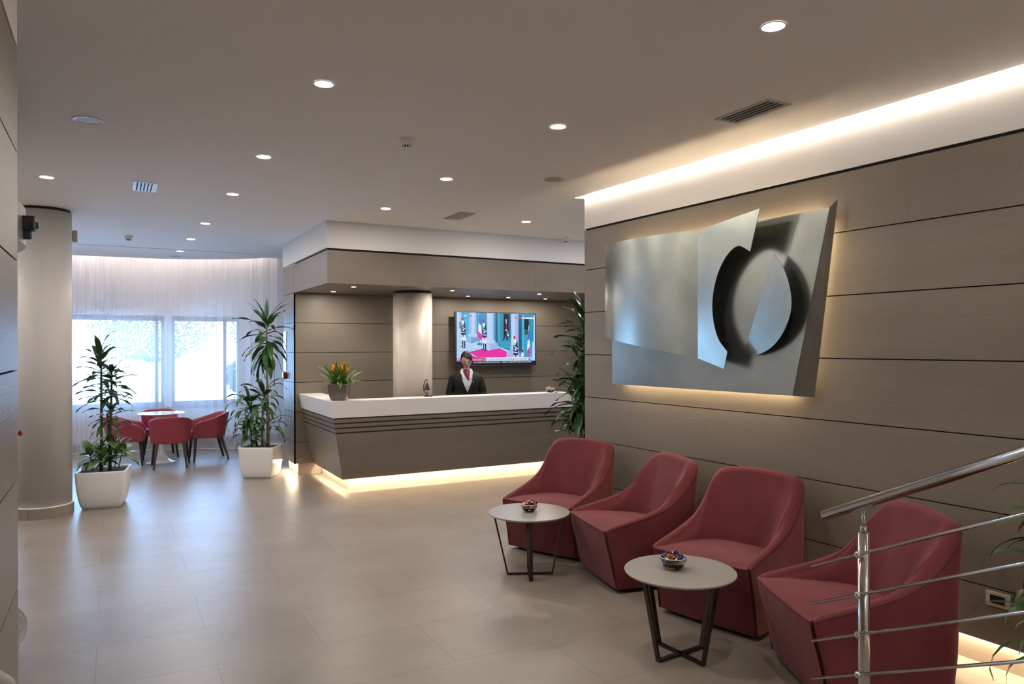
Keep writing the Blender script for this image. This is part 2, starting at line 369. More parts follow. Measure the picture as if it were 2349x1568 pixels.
# sheer curtain following the curved ceiling edge
def catmull(P, n):
    out = []
    P = [Vector(p) for p in P]; P = [P[0]*2-P[1]]+P+[P[-1]*2-P[-2]]
    for i in range(1, len(P)-2):
        for k in range(n):
            t_ = k/n; a, b_, c_, d = P[i-1:i+3]
            out.append(.5*((2*b_)+(-a+c_)*t_+(2*a-5*b_+4*c_-d)*t_*t_+(-a+3*b_-3*c_+d)*t_**3))
    out.append(P[-2]); return out
rnd = random.Random(4)
cp = catmull([(-2.9, 13.33, 0), (-1.6, 13.33, 0), (-.4, 13.32, 0), (.3, 13.28, 0), (.85, 13.17, 0), (1.3, 12.99, 0), (1.76, 12.70, 0), (2.1, 12.42, 0), (2.5, 12.25, 0), (3.3, 12.2, 0), (4.2, 12.2, 0)], 60)
L = [0]
for p, q in zip(cp[:-1], cp[1:]): L.append(L[-1]+(q-p).length)
top = []; bot = []; ph = 0; nseg = 1100; k = 0; frq = 60
for i in range(nseg+1):
    d = L[-1]*i/nseg
    while k < len(L)-2 and L[k+1] < d: k += 1
    u = (d-L[k])/max(1e-6, L[k+1]-L[k]); p = cp[k].lerp(cp[k+1], u); tg = (cp[k+1]-cp[k]).normalized(); nr = Vector((-tg.y, tg.x, 0))
    if i % 22 == 0: frq = rnd.uniform(22, 60); ampt = rnd.uniform(.008, .030)
    ph += frq*L[-1]/nseg; A_ = ampt
    off = A_*math.sin(ph); al = .9*A_*math.sin(2*ph)
    q = p+nr*off+tg*al
    top.append((q.x, q.y, 3.40)); q2 = p+nr*off*1.1+tg*al; bot.append((q2.x, q2.y, .012+.004*math.sin(ph*.37)))
b = MB(); b.grid([top, bot])
cu = tag(b.build('sheer_curtain', M_sheer, fix=False), 'full height white sheer curtain hanging in folds across the window', 'curtain')
b = MB(); b.tube([(p[0], p[1], .014) for p in bot[::2]], .006, 5); b.build('hem', mat('curtain_hem', (.75, .75, .78), .8), cu)

# outside: pavement and trees
b = MB(); b.box(-30, 30, 13.9, 60, -.25, -.2)
struct(b.build('ground', noisy('pale_paving', (.62, .62, .6), (.75, .75, .73), .3, .8)), 'pale paved ground outside the window', 'ground')
M_hazeleaf = leafm('outdoor_leaf', (.035, .05, .045), (.07, .09, .08), .8)
def out_tree(x, y, h, r, seed, label):
    rr = random.Random(seed); o = thing('tree', label, 'tree', (x, y, -.2), 0, 'trees outside the window')
    b = MB(); b.tube([(0, 0, 0), (.05, 0, h*.35), (0, .05, h*.6)], [.12, .09, .05], 8); b.build('trunk', M_cane, o)
    b = MB()
    for i in range(5200):
        a = rr.uniform(0, 2*PI); zz = rr.uniform(-1, 1); q = math.sqrt(1-zz*zz)*rr.uniform(.35, 1)
        p = Vector((math.cos(a)*q*r, math.sin(a)*q*r, h*.62+zz*r*.75)); e = Vector((rr.uniform(-1, 1), rr.uniform(-1, 1), rr.uniform(-1, 1))).normalized()*.06; g = e.orthogonal().normalized()*.035
        b.add([p-e, p+g, p+e, p-g], [(0, 1, 2, 3)])
    b.build('foliage', M_hazeleaf, o, fix=False)
out_tree(-3.6, 25, 4.6, 1.9, 1, 'leftmost leafy tree outside, seen hazily through the sheer curtain')
out_tree(1.2, 27, 4.8, 2.1, 2, 'leafy tree outside, seen through the curtain above the middle of the window')
out_tree(5.2, 26, 4.6, 2.0, 3, 'rightmost leafy tree outside, seen hazily through the sheer curtain')

out_tree(3.9, 25, 1.5, .8, 4, 'low rounded bush outside at the right end of the window')
# columns
def column(x, y, r, h, m, label, skirt):
    o = thing('column', label, 'column', (x, y, 0)); b = MB(); b.lathe([(r, 0), (r, h-.028)], 64); b.build('shaft', m, o)
    b = MB(); b.lathe([(r-.012, h-.028), (r-.012, h)], 64); b.build('top_ring', M_black, o)
    if skirt:
        b = MB()
        for i in range(22):
            a0, a1 = 2*PI*i/22+.006, 2*PI*(i+1)/22-.006; r2 = r+.016; am = (a0+a1)/2
            pts = []
            for rr_ in (r-.005, r2):
                for a in (a0, am, a1): pts.append((rr_*math.cos(a), rr_*math.sin(a)))
            b.prism([pts[0], pts[3], pts[4], pts[5], pts[2], pts[1]], 0, .108)
        b.build('skirting', M_skirt, o)
        b = MB(); b.lathe([(r+.012, 0), (r+.012, .114)], 64); b.build('skirting_grout', M_trim, o)
column(-.62, 8.77, .25, CZ, M_colwhite, 'tall cream round column on the left beside the potted dracaena', True)
column(3.393, 8.87, .25, 2.4, M_plaster, 'round stucco column standing behind the reception desk', False)
b = MB(); b.box(-.045, .0, -.02, .06, 2.79, 2.91); b.box(-.05, -.03, -.01, .05, 2.80, 2.90)
tag(b.build('wall_sensor', mat('beige_plastic', (.33, .28, .24), .5), bevel=.006, loc=(-.325, 8.86, 0)), 'small beige box mounted high on the side of the left column', 'sensor')

# ------------------------------------------------------------------ ceiling fittings
def downlight(x, y, label, r=.052, z=CZ, energy=LAMP_W, grp='downlights in the main ceiling', small=False):
    o = thing('ceiling_spotlight' if small else 'recessed_downlight', label, 'downlight', (x, y, z), 0, grp)
    b = MB(); b.lathe([(r*.93, -.001), (r*1.06, -.001), (r*1.09, -.003), (r*1.02, -.005), (r*.93, -.004)], 32, caps=False); b.build('rim', M_trim, o)
    b = MB(); b.lathe([(0, -.003), (r*.94, -.003), (r*.94, -.001)], 32, caps=False); b.build('diffuser', M_lamps if small else M_lamp, o, fix=False)
    light('bulb', 'AREA', (0, 0, -.008), energy, LAMP_C, o, shape='DISK', size=1.8*r)
    return o
for x, y, s_ in ((2.527, 2.239, 'large round downlight nearest the camera above the armchairs'),
               (.983, 3.867, 'round downlight near the upper left, first of the left row'),
               (2.479, 3.917, 'round downlight midway between the smoke detector and the wide dark vent'),
               (.972, 5.562, 'round downlight, second of the row running towards the curtain'),
               (-.475, 7.074, 'round downlight just above the left column'),
               (2.437, 5.585, 'round downlight between the smoke detector and the right speaker'),
               (.962, 7.066, 'round downlight, third of the row running towards the curtain'),
               (2.422, 7.079, 'round downlight just before the bulkhead, left of the pale ceiling vent'),
               (4.062, 7.086, 'round downlight just before the bulkhead, right of the pale ceiling vent'),
               (.917, 8.89, 'round downlight, fourth of the row running towards the curtain'),
               (.887, 10.277, 'round downlight, fifth of the row running towards the curtain'),
               (.861, 11.67, 'round downlight nearest the curtain, last of its row')):
    downlight(x, y, s_)
for x, y in ((2.53, .6), (2.53, -1), (5.6, 7.086), (7.2, 7.086), (-2, 7.4), (-3.4, 11), (-2, 8.9), (-2, 10.4), (-2, 11.8), (-3.4, 7.1), (-3.4, 9)):
    light('unseen_downlight', 'AREA', (x, y, CZ-.008), LAMP_W, LAMP_C, None, shape='DISK', size=.09)
for x, y, s_ in ((2.48, 9.30, 'tiny spotlight at the back left corner of the bulkhead soffit'), (2.497, 8.46, 'tiny spotlight at the front left corner of the bulkhead soffit'),
               (3.767, 8.45, 'tiny front spotlight just right of the stucco column'), (4.385, 9.30, 'tiny rear spotlight right of the stucco column, above the left half of the television'),
               (5.03, 9.30, 'tiny rear spotlight above the right half of the television'), (5.064, 8.48, 'tiny front spotlight above the right edge of the television'),
               (5.664, 9.31, 'tiny rear spotlight nearest the tall plant')):
    downlight(x, y, s_, .03, 2.4005, 5, 'small spotlights in the bulkhead soffit', True)

def speaker(x, y, label, tint):
    o = thing('ceiling_speaker', label, 'speaker', (x, y, CZ), 0, 'ceiling speakers')
    b = MB(); b.lathe([(.058, -.001), (.062, -.004), (.083, -.006), (.088, -.001)], 40, caps=False); b.build('rim', tint, o)
    b = MB(); b.lathe([(.0, -.002), (.062, -.002)], 40, caps=False)
    b.build('cone', M_grille, o, fix=False)
    b = MB()
    for i in range(-9, 10):
        yy = i*.0062; hw = math.sqrt(max(0, .058**2-yy**2)); b.box(-hw, hw, yy-.0019, yy+.0019, -.0045, -.0025)
    b.lathe([(0, -.006), (.006, -.006), (.007, -.004)], 12); b.build('grille', tint, o)
    return o
speaker(-.133, 5.172, 'round white ceiling speaker at the upper left', M_trim)
speaker(3.233, 5.177, 'round ceiling speaker near the end of the light cove', mat('ceiling_beige_plastic', (.52, .49, .46), .6))
speaker(.85, 12.35, 'small round ceiling speaker close to the curtain', M_trim)
def smoke(x, y, label):
    o = thing('smoke_detector', label, 'smoke detector', (x, y, CZ), 0, 'smoke detectors')
    b = MB(); b.lathe([(.052, 0), (.052, -.014), (.048, -.018), (.044, -.034), (.034, -.040)], 32); b.build('base', M_trim, o)
    b = MB(); b.lathe([(.024, -.039), (.022, -.058)], 24); b.build('chamber', M_black, o)
    b = MB()
    for i in range(10):
        a = 2*PI*i/10; b.bar((.032*math.cos(a), .032*math.sin(a), -.038), (.026*math.cos(a), .026*math.sin(a), -.058), .005)
    b.lathe([(0, -.064), (.02, -.064), (.028, -.058), (.026, -.055), (0, -.055)], 24); b.build('cage', M_trim, o)
smoke(1.736, 4.65, 'white smoke detector in the middle of the ceiling')
smoke(.174, 10.358, 'white smoke detector in front of the sheer curtain')
smoke(5.142, 7.938, 'white smoke detector just in front of the bulkhead at the right')
def vent(x0, x1, y0, y1, label, m, nb, along_y=True, rot=0, depth=True):
    cx, cy = (x0+x1)/2, (y0+y1)/2; hx, hy = (x1-x0)/2, (y1-y0)/2; bd = .024
    o = thing('ceiling_vent', label, 'vent', (cx, cy, CZ), rot, 'ceiling air vents')
    b = MB(); z0 = -.005
    b.box(-hx, hx, -hy, -hy+bd, z0, 0); b.box(-hx, hx, hy-bd, hy, z0, 0); b.box(-hx, -hx+bd, -hy+bd, hy-bd, z0, 0); b.box(hx-bd, hx, -hy+bd, hy-bd, z0, 0); b.build('frame', m, o, bevel=.001)
    b = MB(); b.box(-hx+bd, hx-bd, -hy+bd, hy-bd, -.0012, -.0002); b.build('opening', M_grille, o)
    for i in range(nb):
        b = MB(); xx = -hx+bd+(2*hx-2*bd)*(i+.5+.25)/nb; wv = .006 if depth else .017
        b.box(xx-wv/2, xx+wv/2, -hy+bd, hy-bd, -.006, -.001); b.build('louver', m, o)
vent(.155, .34, 6.888, 7.298, 'short white ceiling vent with slats above the sheer curtain', M_trim, 5, depth=False)
vent(3.158, 3.345, 6.885, 7.325, 'pale ceiling vent with closed slats before the bulkhead', mat('pale_vent', (.42, .39, .36), .6), 7, depth=False)
vent(3.243, 3.432, 2.908, 3.330, 'ceiling vent with wide dark slots near the light cove', mat('painted_vent', (.50, .47, .43), .6), 4)

# ------------------------------------------------------------------ reception desk
desk = thing('reception_desk', 'long oak reception desk with white top, slatted band and glowing plinth', 'reception desk', (2.44, 8.52, 0))
def dx(z): return 2.327-(z-.155)*.208-2.44
def dy(z): return 8.339-(z-.155)*.208-8.52
YEe, XEe = YB-.004-8.52, 9.38-2.44
def slab(b, z0, z1, ins=0, th=.05, mi=0):
    x0, y0, x1, y1 = dx(z0)+ins, dy(z0)+ins, dx(z1)+ins, dy(z1)+ins
    b.hexa([(x0, y0, z0), (XEe, y0, z0), (XEe, y0+th, z0), (x0+th, y0+th, z0)], [(x1, y1, z1), (XEe, y1, z1), (XEe, y1+th, z1), (x1+th, y1+th, z1)], mi)
    b.hexa([(x0, y0, z0), (x0+th, y0+th, z0), (x0+th, YEe, z0), (x0, YEe, z0)], [(x1, y1, z1), (x1+th, y1+th, z1), (x1+th, YEe, z1), (x1, YEe, z1)], mi)
b = MB(); slab(b, .155, .699); b.build('front_panel', M_wood, desk)
for k in range(3):
    b = MB(); z1 = .885-.018-.056*k; slab(b, z1-.038, z1); b.build('slat', M_wood, desk)
b = MB(); slab(b, .66, .90, .022, .02); b.build('groove_backing', mat('groove_brown', (.13, .11, .095), .6), desk)
b = MB(); slab(b, .885, 1.077, 0, .05)
zt = 1.077; x1, y1 = dx(zt), dy(zt)
b.box(x1+.05, XEe, y1+.05, y1+.30, 1.045, zt); b.box(x1+.05, x1+.30, y1+.30, YEe, 1.045, zt)
b.build('countertop', M_corian, desk, fix=False)
b = MB(); b.box(0, XEe, 0, .04, 0, .2); b.box(0, .04, .04, YEe-.02, 0, .2)
b.build('plinth', M_plinth, desk)
M_grout = mat('pale_grout', (.75, .7, .62), .7)
for x in (.255, .255+1.136, 2.53, 3.66): b = MB(); b.box(x-.0015, x+.0015, -.0012, .0, 0, .19); b.build('plinth_joint', M_grout, desk)
for y in (.35, .92): b = MB(); b.box(-.0012, 0, y-.0015, y+.0015, 0, .19); b.build('plinth_joint', M_grout, desk)
b = MB(); b.box(-.045, XEe, -.119, -.109, .184, .194); b.box(-.052, -.042, -.105, YEe-.05, .184, .194); b.build('led_strip', M_led, desk, fix=False)
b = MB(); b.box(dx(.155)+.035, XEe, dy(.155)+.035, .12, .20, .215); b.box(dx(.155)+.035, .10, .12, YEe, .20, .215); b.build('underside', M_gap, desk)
b = MB(); b.box(1.30, XEe, .02, .42, .70, .73); b.build('worktop', M_wood, desk)

# ------------------------------------------------------------------ television
tvx0, tvx1, tvz0, tvz1, tvy = 4.318, 5.678, 1.402, 2.200, 9.60
tv = thing('television', 'large flat television showing a news broadcast on the oak wall', 'television', (4.998, tvy, 1.80))
ox, oz = 4.998, 1.80
b = MB(); b.box(tvx0-ox, tvx1-ox, 0, .035, tvz0-oz, tvz1-oz); b.build('casing', mat('tv_brown_grey_frame', (.07, .06, .055), .3, .5), tv, bevel=.004)
b = MB(); b.box(-.45, .45, .035, .10, -.25, .25); b.box(-.25, .25, .10, .135, -.2, .2); b.build('wall_mount', M_black, tv)
b = MB(); b.box(tvx0-ox+.012, tvx1-ox-.012, -.002, 0, tvz0-oz+.02, tvz1-oz-.008); b.build('bezel', M_black, tv)
# picture: polygons given on a 2005 x 1300 grid of the picture area
PX0, PX1, PZ1, PZ0 = tvx0-ox+.026, tvx1-ox-.026, tvz1-oz-.014, tvz0-oz+.032
def em(name, cc, s_=1.0):
    m = mat(name, (0, 0, 0), .4, emit=cc, es=s_); return m
S = .5
PAL = dict(sky=(.28, .55, .95), pale=(.52, .72, 1), lav=(.42, .50, .92), teal=(.03, .30, .48), dteal=(.012, .12, .20), cyan=(.06, .50, .80), black=(.006, .008, .02), navy=(.015, .03, .14),
           blue=(.05, .18, .9), white=(.85, .92, 1), pink=(.85, .03, .42), dpink=(.45, .0, .2), red=(.55, .0, .05), green=(.03, .12, .08), skin=(.7, .5, .55), shade=(.22, .34, .62), grey=(.18, .25, .4))
keys = list(PAL); pm = [em('screen_'+k_, PAL[k_], S) for k_ in keys]
lay = [0]
pb = MB()
def pol(cn, pts):
    lay[0] += 1; y = -.0022-lay[0]*.00003
    v = [(PX0+(PX1-PX0)*(x-200)/2005, y, PZ1-(PZ1-PZ0)*(yy-165)/1300) for x, yy in pts]
    pb.add(v, [tuple(range(len(v)))], keys.index(cn))
def rc(cn, x0, y0, x1, y1): pol(cn, [(x0, y0), (x1, y0), (x1, y1), (x0, y1)])
def ell(cn, cx, cy, rx, ry, n=14): pol(cn, [(cx+rx*math.cos(2*PI*i/n), cy+ry*math.sin(2*PI*i/n)) for i in range(n)])
rc('sky', 200, 165, 2205, 1395)
pol('pale', [(200, 780), (1250, 780), (1540, 1140), (1440, 1300), (200, 1300)])
for k_ in range(5): pol('shade', [(200, 880+k_*110), (700+k_*40, 1100+k_*90), (700+k_*40, 1106+k_*90), (200, 888+k_*110)])
rc('cyan', 300, 165, 500, 780); rc('pale', 200, 165, 300, 800); rc('teal', 360, 165, 385, 600)
rc('teal', 690, 165, 940, 800); rc('cyan', 720, 165, 760, 800)
rc('lav', 500, 165, 680, 700); rc('pale', 560, 165, 640, 700)
pol('pale', [(480, 700), (700, 700), (710, 770), (470, 770)]); pol('sky', [(430, 780), (760, 780), (760, 880), (560, 945), (430, 900)]); pol('shade', [(555, 800), (760, 800), (760, 880), (555, 945)])
rc('teal', 1130, 165, 1560, 1000); rc('dteal', 1180, 165, 1215, 900); rc('cyan', 1240, 165, 1270, 1030)
pol('teal', [(1220, 900), (1540, 900), (1540, 1140), (1250, 1030)])
for i in range(7):
    for j in range(5):
        if (i+j) % 2: pol('cyan', [(1270+i*38+j*8, 880+j*40), (1306+i*38+j*8, 880+j*40), (1312+i*38+j*8, 915+j*40), (1276+i*38+j*8, 915+j*40)])
rc('black', 1375, 180, 1500, 620); rc('dteal', 1500, 190, 1555, 800)
rc('teal', 1760, 165, 2205, 1300); rc('dteal', 1770, 200, 1850, 1150); rc('cyan', 1850, 190, 1910, 1290); rc('black', 1920, 300, 2040, 580); rc('green', 1930, 580, 2040, 720)
for i in range(4):
    for j in range(9):
        if (i+j) % 2: rc('cyan', 1915+i*45, 720+j*62, 1960+i*45, 775+j*62)
pol('pale', [(2160, 200), (2205, 200), (2205, 1390), (2110, 1390)])
rc('teal', 2040, 200, 2165, 900)
# centre columns
rc('lav', 940, 180, 1130, 880); rc('pale', 960, 180, 1080, 880); pol('pale', [(925, 870), (1150, 870), (1165, 940), (915, 960)]); pol('lav', [(920, 950), (1220, 930), (1220, 1070), (1010, 1140), (920, 1090)]); pol('pale', [(920, 950), (1010, 980), (1010, 1140), (920, 1090)])
rc('lav', 1565, 190, 1760, 1100); rc('pale', 1580, 190, 1680, 1100); pol('lav', [(1500, 1130), (1760, 1100), (1800, 1300), (1440, 1300)])
# carpet
pol('dpink', [(505, 1160), (840, 1075), (1000, 1130), (1260, 1065), (1460, 1165), (1440, 1300), (740, 1300)])
pol('pink', [(530, 1165), (845, 1085), (1000, 1145), (1260, 1075), (1450, 1170), (1440, 1300), (780, 1300)])
pol('pink', [(200, 1370), (300, 1355), (520, 1230), (740, 1300), (740, 1395), (200, 1395)])
# flags
def flag(x, y0, y1, wd, dirn=1):
    h_ = (y1-y0)/3
    pol('blue', [(x, y0), (x+wd*.6*dirn, y0+h_*.2), (x+wd*dirn, y0+h_*1.3), (x-wd*.1*dirn, y0+h_)]); pol('white', [(x-wd*.1*dirn, y0+h_), (x+wd*dirn, y0+h_*1.3), (x+wd*1.2*dirn, y0+h_*2.3), (x-wd*.3*dirn, y0+h_*1.9)])
    pol('pink', [(x-wd*.3*dirn, y0+h_*1.9), (x+wd*1.2*dirn, y0+h_*2.3), (x+wd*1.3*dirn, y1), (x-wd*.4*dirn, y0+h_*2.6)])
rc('grey', 755, 165, 768, 960); ell('teal', 765, 960, 75, 35); flag(745, 200, 880, 60)
rc('white', 2028, 480, 2040, 620); flag(2050, 600, 1290, -50, 1)
# guards
def guard(x, y, s_=1.0, cut=99):
    def g(cn, pts): pol(cn, [(x+px*s_, y+py*s_) for px, py in pts])
    if cut > 3: g('navy', [(-35, 340), (-5, 340), (-10, 500), (-45, 510), (-75, 505), (-35, 480)]); g('navy', [(10, 345), (42, 345), (42, 520), (0, 545), (-15, 535), (12, 500)])
    if cut > 2: g('white', [(-50, 200), (50, 200), (45, 350), (10, 350), (0, 260), (-5, 345), (-40, 340)]); g('pink', [(-35, 190), (25, 200), (5, 260), (-20, 240)])
    g('navy', [(-60, -20), (40, -60), (55, 60), (50, 200), (-55, 195), (-55, 80)]); g('white', [(-45, 0), (-35, -15), (55, 50), (40, 60)]); g('white', [(-55, 120), (40, 135), (40, 152), (-55, 138)]); g('shade', [(-30, 40), (20, 30), (25, 90), (-25, 100)]); g('white', [(-20, 50), (10, 60), (0, 100), (-22, 90)])
    g('skin', [(-35, -75), (0, -80), (5, -35), (-28, -30)]); g('white', [(-55, -110), (-25, -175), (15, -150), (20, -85), (-40, -80)]); g('black', [(15, -160), (45, -60), (30, -10), (12, -80)]); g('red', [(-50, -240), (-20, -235), (-5, -180), (-20, -160), (-45, -180)])
guard(365, 530); 
guard(885, 590, 1.02); guard(1690, 1020, 1.15, 3)
pol('white', [(1820, 1290), (1840, 1180), (1880, 1170), (1905, 1230), (1895, 1290)]); pol('red', [(1845, 1110), (1890, 1110), (1885, 1190), (1850, 1180)])
rc('grey', 260, 400, 300, 570)
# man in the doorway
pol('black', [(1385, 400), (1425, 380), (1480, 400), (1490, 560), (1440, 620), (1450, 700), (1490, 860), (1450, 850), (1420, 720), (1390, 850), (1340, 875), (1370, 820), (1375, 600)])
pol('white', [(1425, 385), (1455, 385), (1445, 450)]); pol('red', [(1432, 430), (1452, 430), (1452, 560), (1430, 560)]); ell('lav', 1435, 345, 22, 33); ell('pale', 1437, 600, 24, 22); ell('white', 1485, 725, 25, 25)
# banners
rc('red', 596, 1312, 915, 1390); rc('white', 918, 1305, 2025, 1385); rc('black', 200, 1395, 2205, 1465)
rc('navy', 600, 1400, 2130, 1452); rc('dpink', 1285, 1400, 1320, 1440)
rc('red', 1655, 255, 1840, 292); rc('white', 1845, 262, 2180, 300); rc('white', 372, 232, 446, 268); rc('red', 450, 232, 565, 268)
ell('white', 2060, 1310, 22, 22); ell('navy', 2060, 1310, 9, 9); rc('red', 2030, 1330, 2055, 1380)
pb.build('screen_picture', pm, tv, fix=False)
def ttext(txt, x0, x1, yb, hgt, cn):
    cu_ = bpy.data.curves.new('caption', 'FONT'); cu_.body = txt; cu_.size = 1; to = bpy.data.objects.new('caption', cu_); col.objects.link(to)
    dg = bpy.context.evaluated_depsgraph_get(); me = bpy.data.meshes.new_from_object(to.evaluated_get(dg)); bpy.data.objects.remove(to)
    xs = [v.co.x for v in me.vertices]; ys = [v.co.y for v in me.vertices]; a, b_, c_, d = min(xs), max(xs), min(ys), max(ys)
    X0 = PX0+(PX1-PX0)*(x0-200)/2005; X1 = PX0+(PX1-PX0)*(x1-200)/2005; Z0 = PZ1-(PZ1-PZ0)*(yb-165)/1300; H_ = (PZ1-PZ0)*hgt/1300
    for v in me.vertices:
        v.co = Vector((X0+(v.co.x-a)/(b_-a)*(X1-X0), -.0085, Z0+(v.co.y-0)/(d)*H_))
    me.materials.clear(); me.materials.append(pm[keys.index(cn)])
    o = bpy.data.objects.new('caption', me); col.objects.link(o); o.parent = tv; return o
ttext('PRESIDENTE', 560, 893, 1376, 46, 'white'); ttext("ALL'ELISEO PASSAGGIO DI CONSEGNE CON HOLLANDE", 930, 1985, 1370, 46, 'black')
ttext('A E RUSSIA: SOLUZIONE POLITICA', 606, 1272, 1442, 34, 'white'); ttext('MISSILE COREA DEL NORD IN VOLO PER', 1340, 2090, 1442, 34, 'white')
ttext('sky', 380, 442, 262, 30, 'navy'); ttext('TG24', 455, 560, 262, 24, 'white'); ttext('IN DIRETTA', 1665, 1830, 286, 24, 'white'); ttext('PARIGI', 1855, 1955, 294, 24, 'black')

# ------------------------------------------------------------------ metal wall sculpture
sp = thing('wall_sculpture', 'large backlit brushed metal relief sculpture on the oak wall', 'sculpture', RW(4.1, 0, 1.95))
O = Vector(sp.location)
def SL(s_, off, z): return RW(s_, off, z)-O
b = MB()
pl = [(5.116, 1.369), (3.273, 1.372), (2.999, 2.545), (5.116, 2.545)]
b.add([SL(s_, .10, z) for s_, z in pl]+[SL(s_, .085, z) for s_, z in pl], [(0, 1, 2, 3), (7, 6, 5, 4), (0, 4, 5, 1), (1, 5, 6, 2), (2, 6, 7, 3), (3, 7, 4, 0)])
b.build('back_plate', M_sculpt, sp)
b = MB(); q = [SL(3.273, .10, 1.372), SL(3.150, .045, 1.368), SL(2.982, .045, 2.60), SL(2.999, .10, 2.545)]
b.add(q+[p-Wn*.004 for p in q], [(0, 1, 2, 3), (7, 6, 5, 4), (0, 4, 5, 1), (1, 5, 6, 2), (2, 6, 7, 3), (3, 7, 4, 0)]); b.build('side_flange', M_sculptd, sp)
def sheet(rows, th, name, m):
    b = MB(); fr = rows; bk = [[p-Wn*th for p in r] for r in rows]; b.grid(fr, 0, False); b.grid(bk, 0, False)
    for r0, r1 in ((fr[0], bk[0]), (fr[-1], bk[-1])): b.grid([r0, r1], 0, False)
    b.grid([[r[0] for r in fr], [r[0] for r in bk]], 0, False); b.grid([[r[-1] for r in fr], [r[-1] for r in bk]], 0, False)
    o = b.build(name, m, sp); 
    return o
rows = []
cps = catmull([(4.022, .185, 0), (4.22, .212, 0), (4.45, .225, 0), (4.72, .215, 0), (4.98, .175, 0), (5.14, .13, 0), (5.215, .10, 0)], 8)
N_ = len(cps)
for p in cps:
    s_, off = p.x, p.y; u = min(1, max(0, (s_-4.022)/(5.215-4.022))); zt = 2.536+.045*u**.7-.008*u; zb = 1.606+(1.772-1.606)*u**.93
    rows.append([SL(s_, off, zb), SL(s_, off, (zb+zt)/2), SL(s_, off, zt)])
o = sheet(rows, .004, 'curved_sheet', M_sculpt)
for p in o.data.polygons: p.use_smooth = True
mo = o.modifiers.new('edge', 'EDGE_SPLIT'); mo.split_angle = R_(40)
# flat flap with round cut-out
def fo(s_): return .185+(4.022-s_)*.16
arc = [(3.47, 2.316)]
cxx, czz = 3.515, 2.012
pts = catmull([(3.462, 2.316, 0), (3.58, 2.368, 0), (3.70, 2.315, 0), (3.80, 2.19, 0), (3.852, 2.03, 0), (3.845, 1.88, 0), (3.79, 1.745, 0), (3.693, 1.656, 0)], 5)
inner = [(p.x, p.y) for p in pts]
outer = []
n = len(inner)
ol = [(3.370, 2.583), (4.022, 2.536), (4.022, 1.606), (3.730, 1.538)]
def lerp2(P, t_):
    Ls = [math.dist(P[i], P[i+1]) for i in range(len(P)-1)]; T_ = sum(Ls)*t_; i = 0
    while i < len(Ls)-1 and T_ > Ls[i]: T_ -= Ls[i]; i += 1
    u = min(1, T_/Ls[i]); return (P[i][0]+(P[i+1][0]-P[i][0])*u, P[i][1]+(P[i+1][1]-P[i][1])*u)
fracs = []
for i in range(n):
    fracs.append(i/(n-1))
Lt = [math.dist(ol[i], ol[i+1]) for i in range(3)]; tot = sum(Lt); f1, f2 = Lt[0]/tot, (Lt[0]+Lt[1])/tot
i1 = min(range(n), key=lambda i: abs(fracs[i]-f1)); i2 = min(range(n), key=lambda i: abs(fracs[i]-f2)); fracs[i1] = f1; fracs[i2] = f2
rows = []
for (s_, z), fr in zip(inner, fracs):
    so, zo = lerp2(ol, fr); rows.append([SL(s_+(so-s_)*k/4, fo(s_+(so-s_)*k/4), z+(zo-z)*k/4) for k in range(5)])
sheet(rows, .004, 'cut_out_flap', M_sculpt)
# half disc standing off the plate
hd = [(3.360, 2.296)]+[(p.x, p.y) for p in catmull([(3.360, 2.296, 0), (3.275, 2.20, 0), (3.215, 2.06, 0), (3.205, 1.93, 0), (3.262, 1.80, 0), (3.36, 1.70, 0), (3.48, 1.645, 0), (3.575, 1.633, 0), (3.645, 1.650, 0)], 4)][1:]
b = MB(); nn = len(hd)
def ho(s_): return .125+(3.65-s_)*.16
v = [SL(s_, ho(s_), z) for s_, z in hd]; v2 = [p-Wn*.004 for p in v]
b.add(v+v2, [tuple(range(nn)), tuple(range(2*nn-1, nn-1, -1))]+[(i, (i+1) % nn, nn+(i+1) % nn, nn+i) for i in range(nn)]); b.build('half_disc', M_sculpt, sp)
for s_, o1, o0, z, wd in ((3.45, .15, .10, 1.75, .03), (3.4, .15, .10, 2.1, .03), (3.9, .20, .10, 1.75, .03), (3.9, .20, .10, 2.45, .03), (4.8, .20, .10, 2.1, .03), (4.6, .085, 0, 2.2, .04), (3.7, .085, 0, 2.2, .04)):
    b = MB(); b.bar(SL(s_, o1, z), SL(s_, o0, z), wd); b.build('standoff', M_bronze, sp)
b = MB()
for a, e in (((5.05, 1.405), (3.30, 1.405)), ((3.30, 1.47), (3.10, 2.45)), ((3.1, 2.50), (5.05, 2.50))):
    b.bar(SL(a[0], .055, a[1]), SL(e[0], .055, e[1]), (.008, .008), up=Wn)
b.build('led_strip', M_ledb, sp, fix=False)

# ------------------------------------------------------------------ armchairs
def U(hf, hb, D, r, t0=0.0, ns=16, na=8, nb=10):
    pts = []
    for i in range(ns): u = i/ns; tt = t0+(D-r-t0)*u; pts.append((tt, -(hf+(hb-hf)*u)))
    for i in range(na): a = (PI/2)*i/na; pts.append((D-r+r*math.sin(a), -(hb-r+r*math.cos(a))))
    for i in range(nb+1): u = i/nb; pts.append((D, -(hb-r)+(2*(hb-r))*u))
    for i in range(1, na+1): a = (PI/2)*(1-i/na); pts.append((D-r+r*math.sin(a), (hb-r+r*math.cos(a))))
    for i in range(1, ns+1): u = i/ns; tt = (D-r)+(t0-(D-r))*u; pts.append((tt, hb+(hf-hb)*u))
    return pts
def interp(tab, x):
    for (a, ya), (b_, yb) in zip(tab[:-1], tab[1:]):
        if x <= b_:
            u = max(0, (x-a)/(b_-a)); return ya+(yb-ya)*u
    return tab[-1][1]
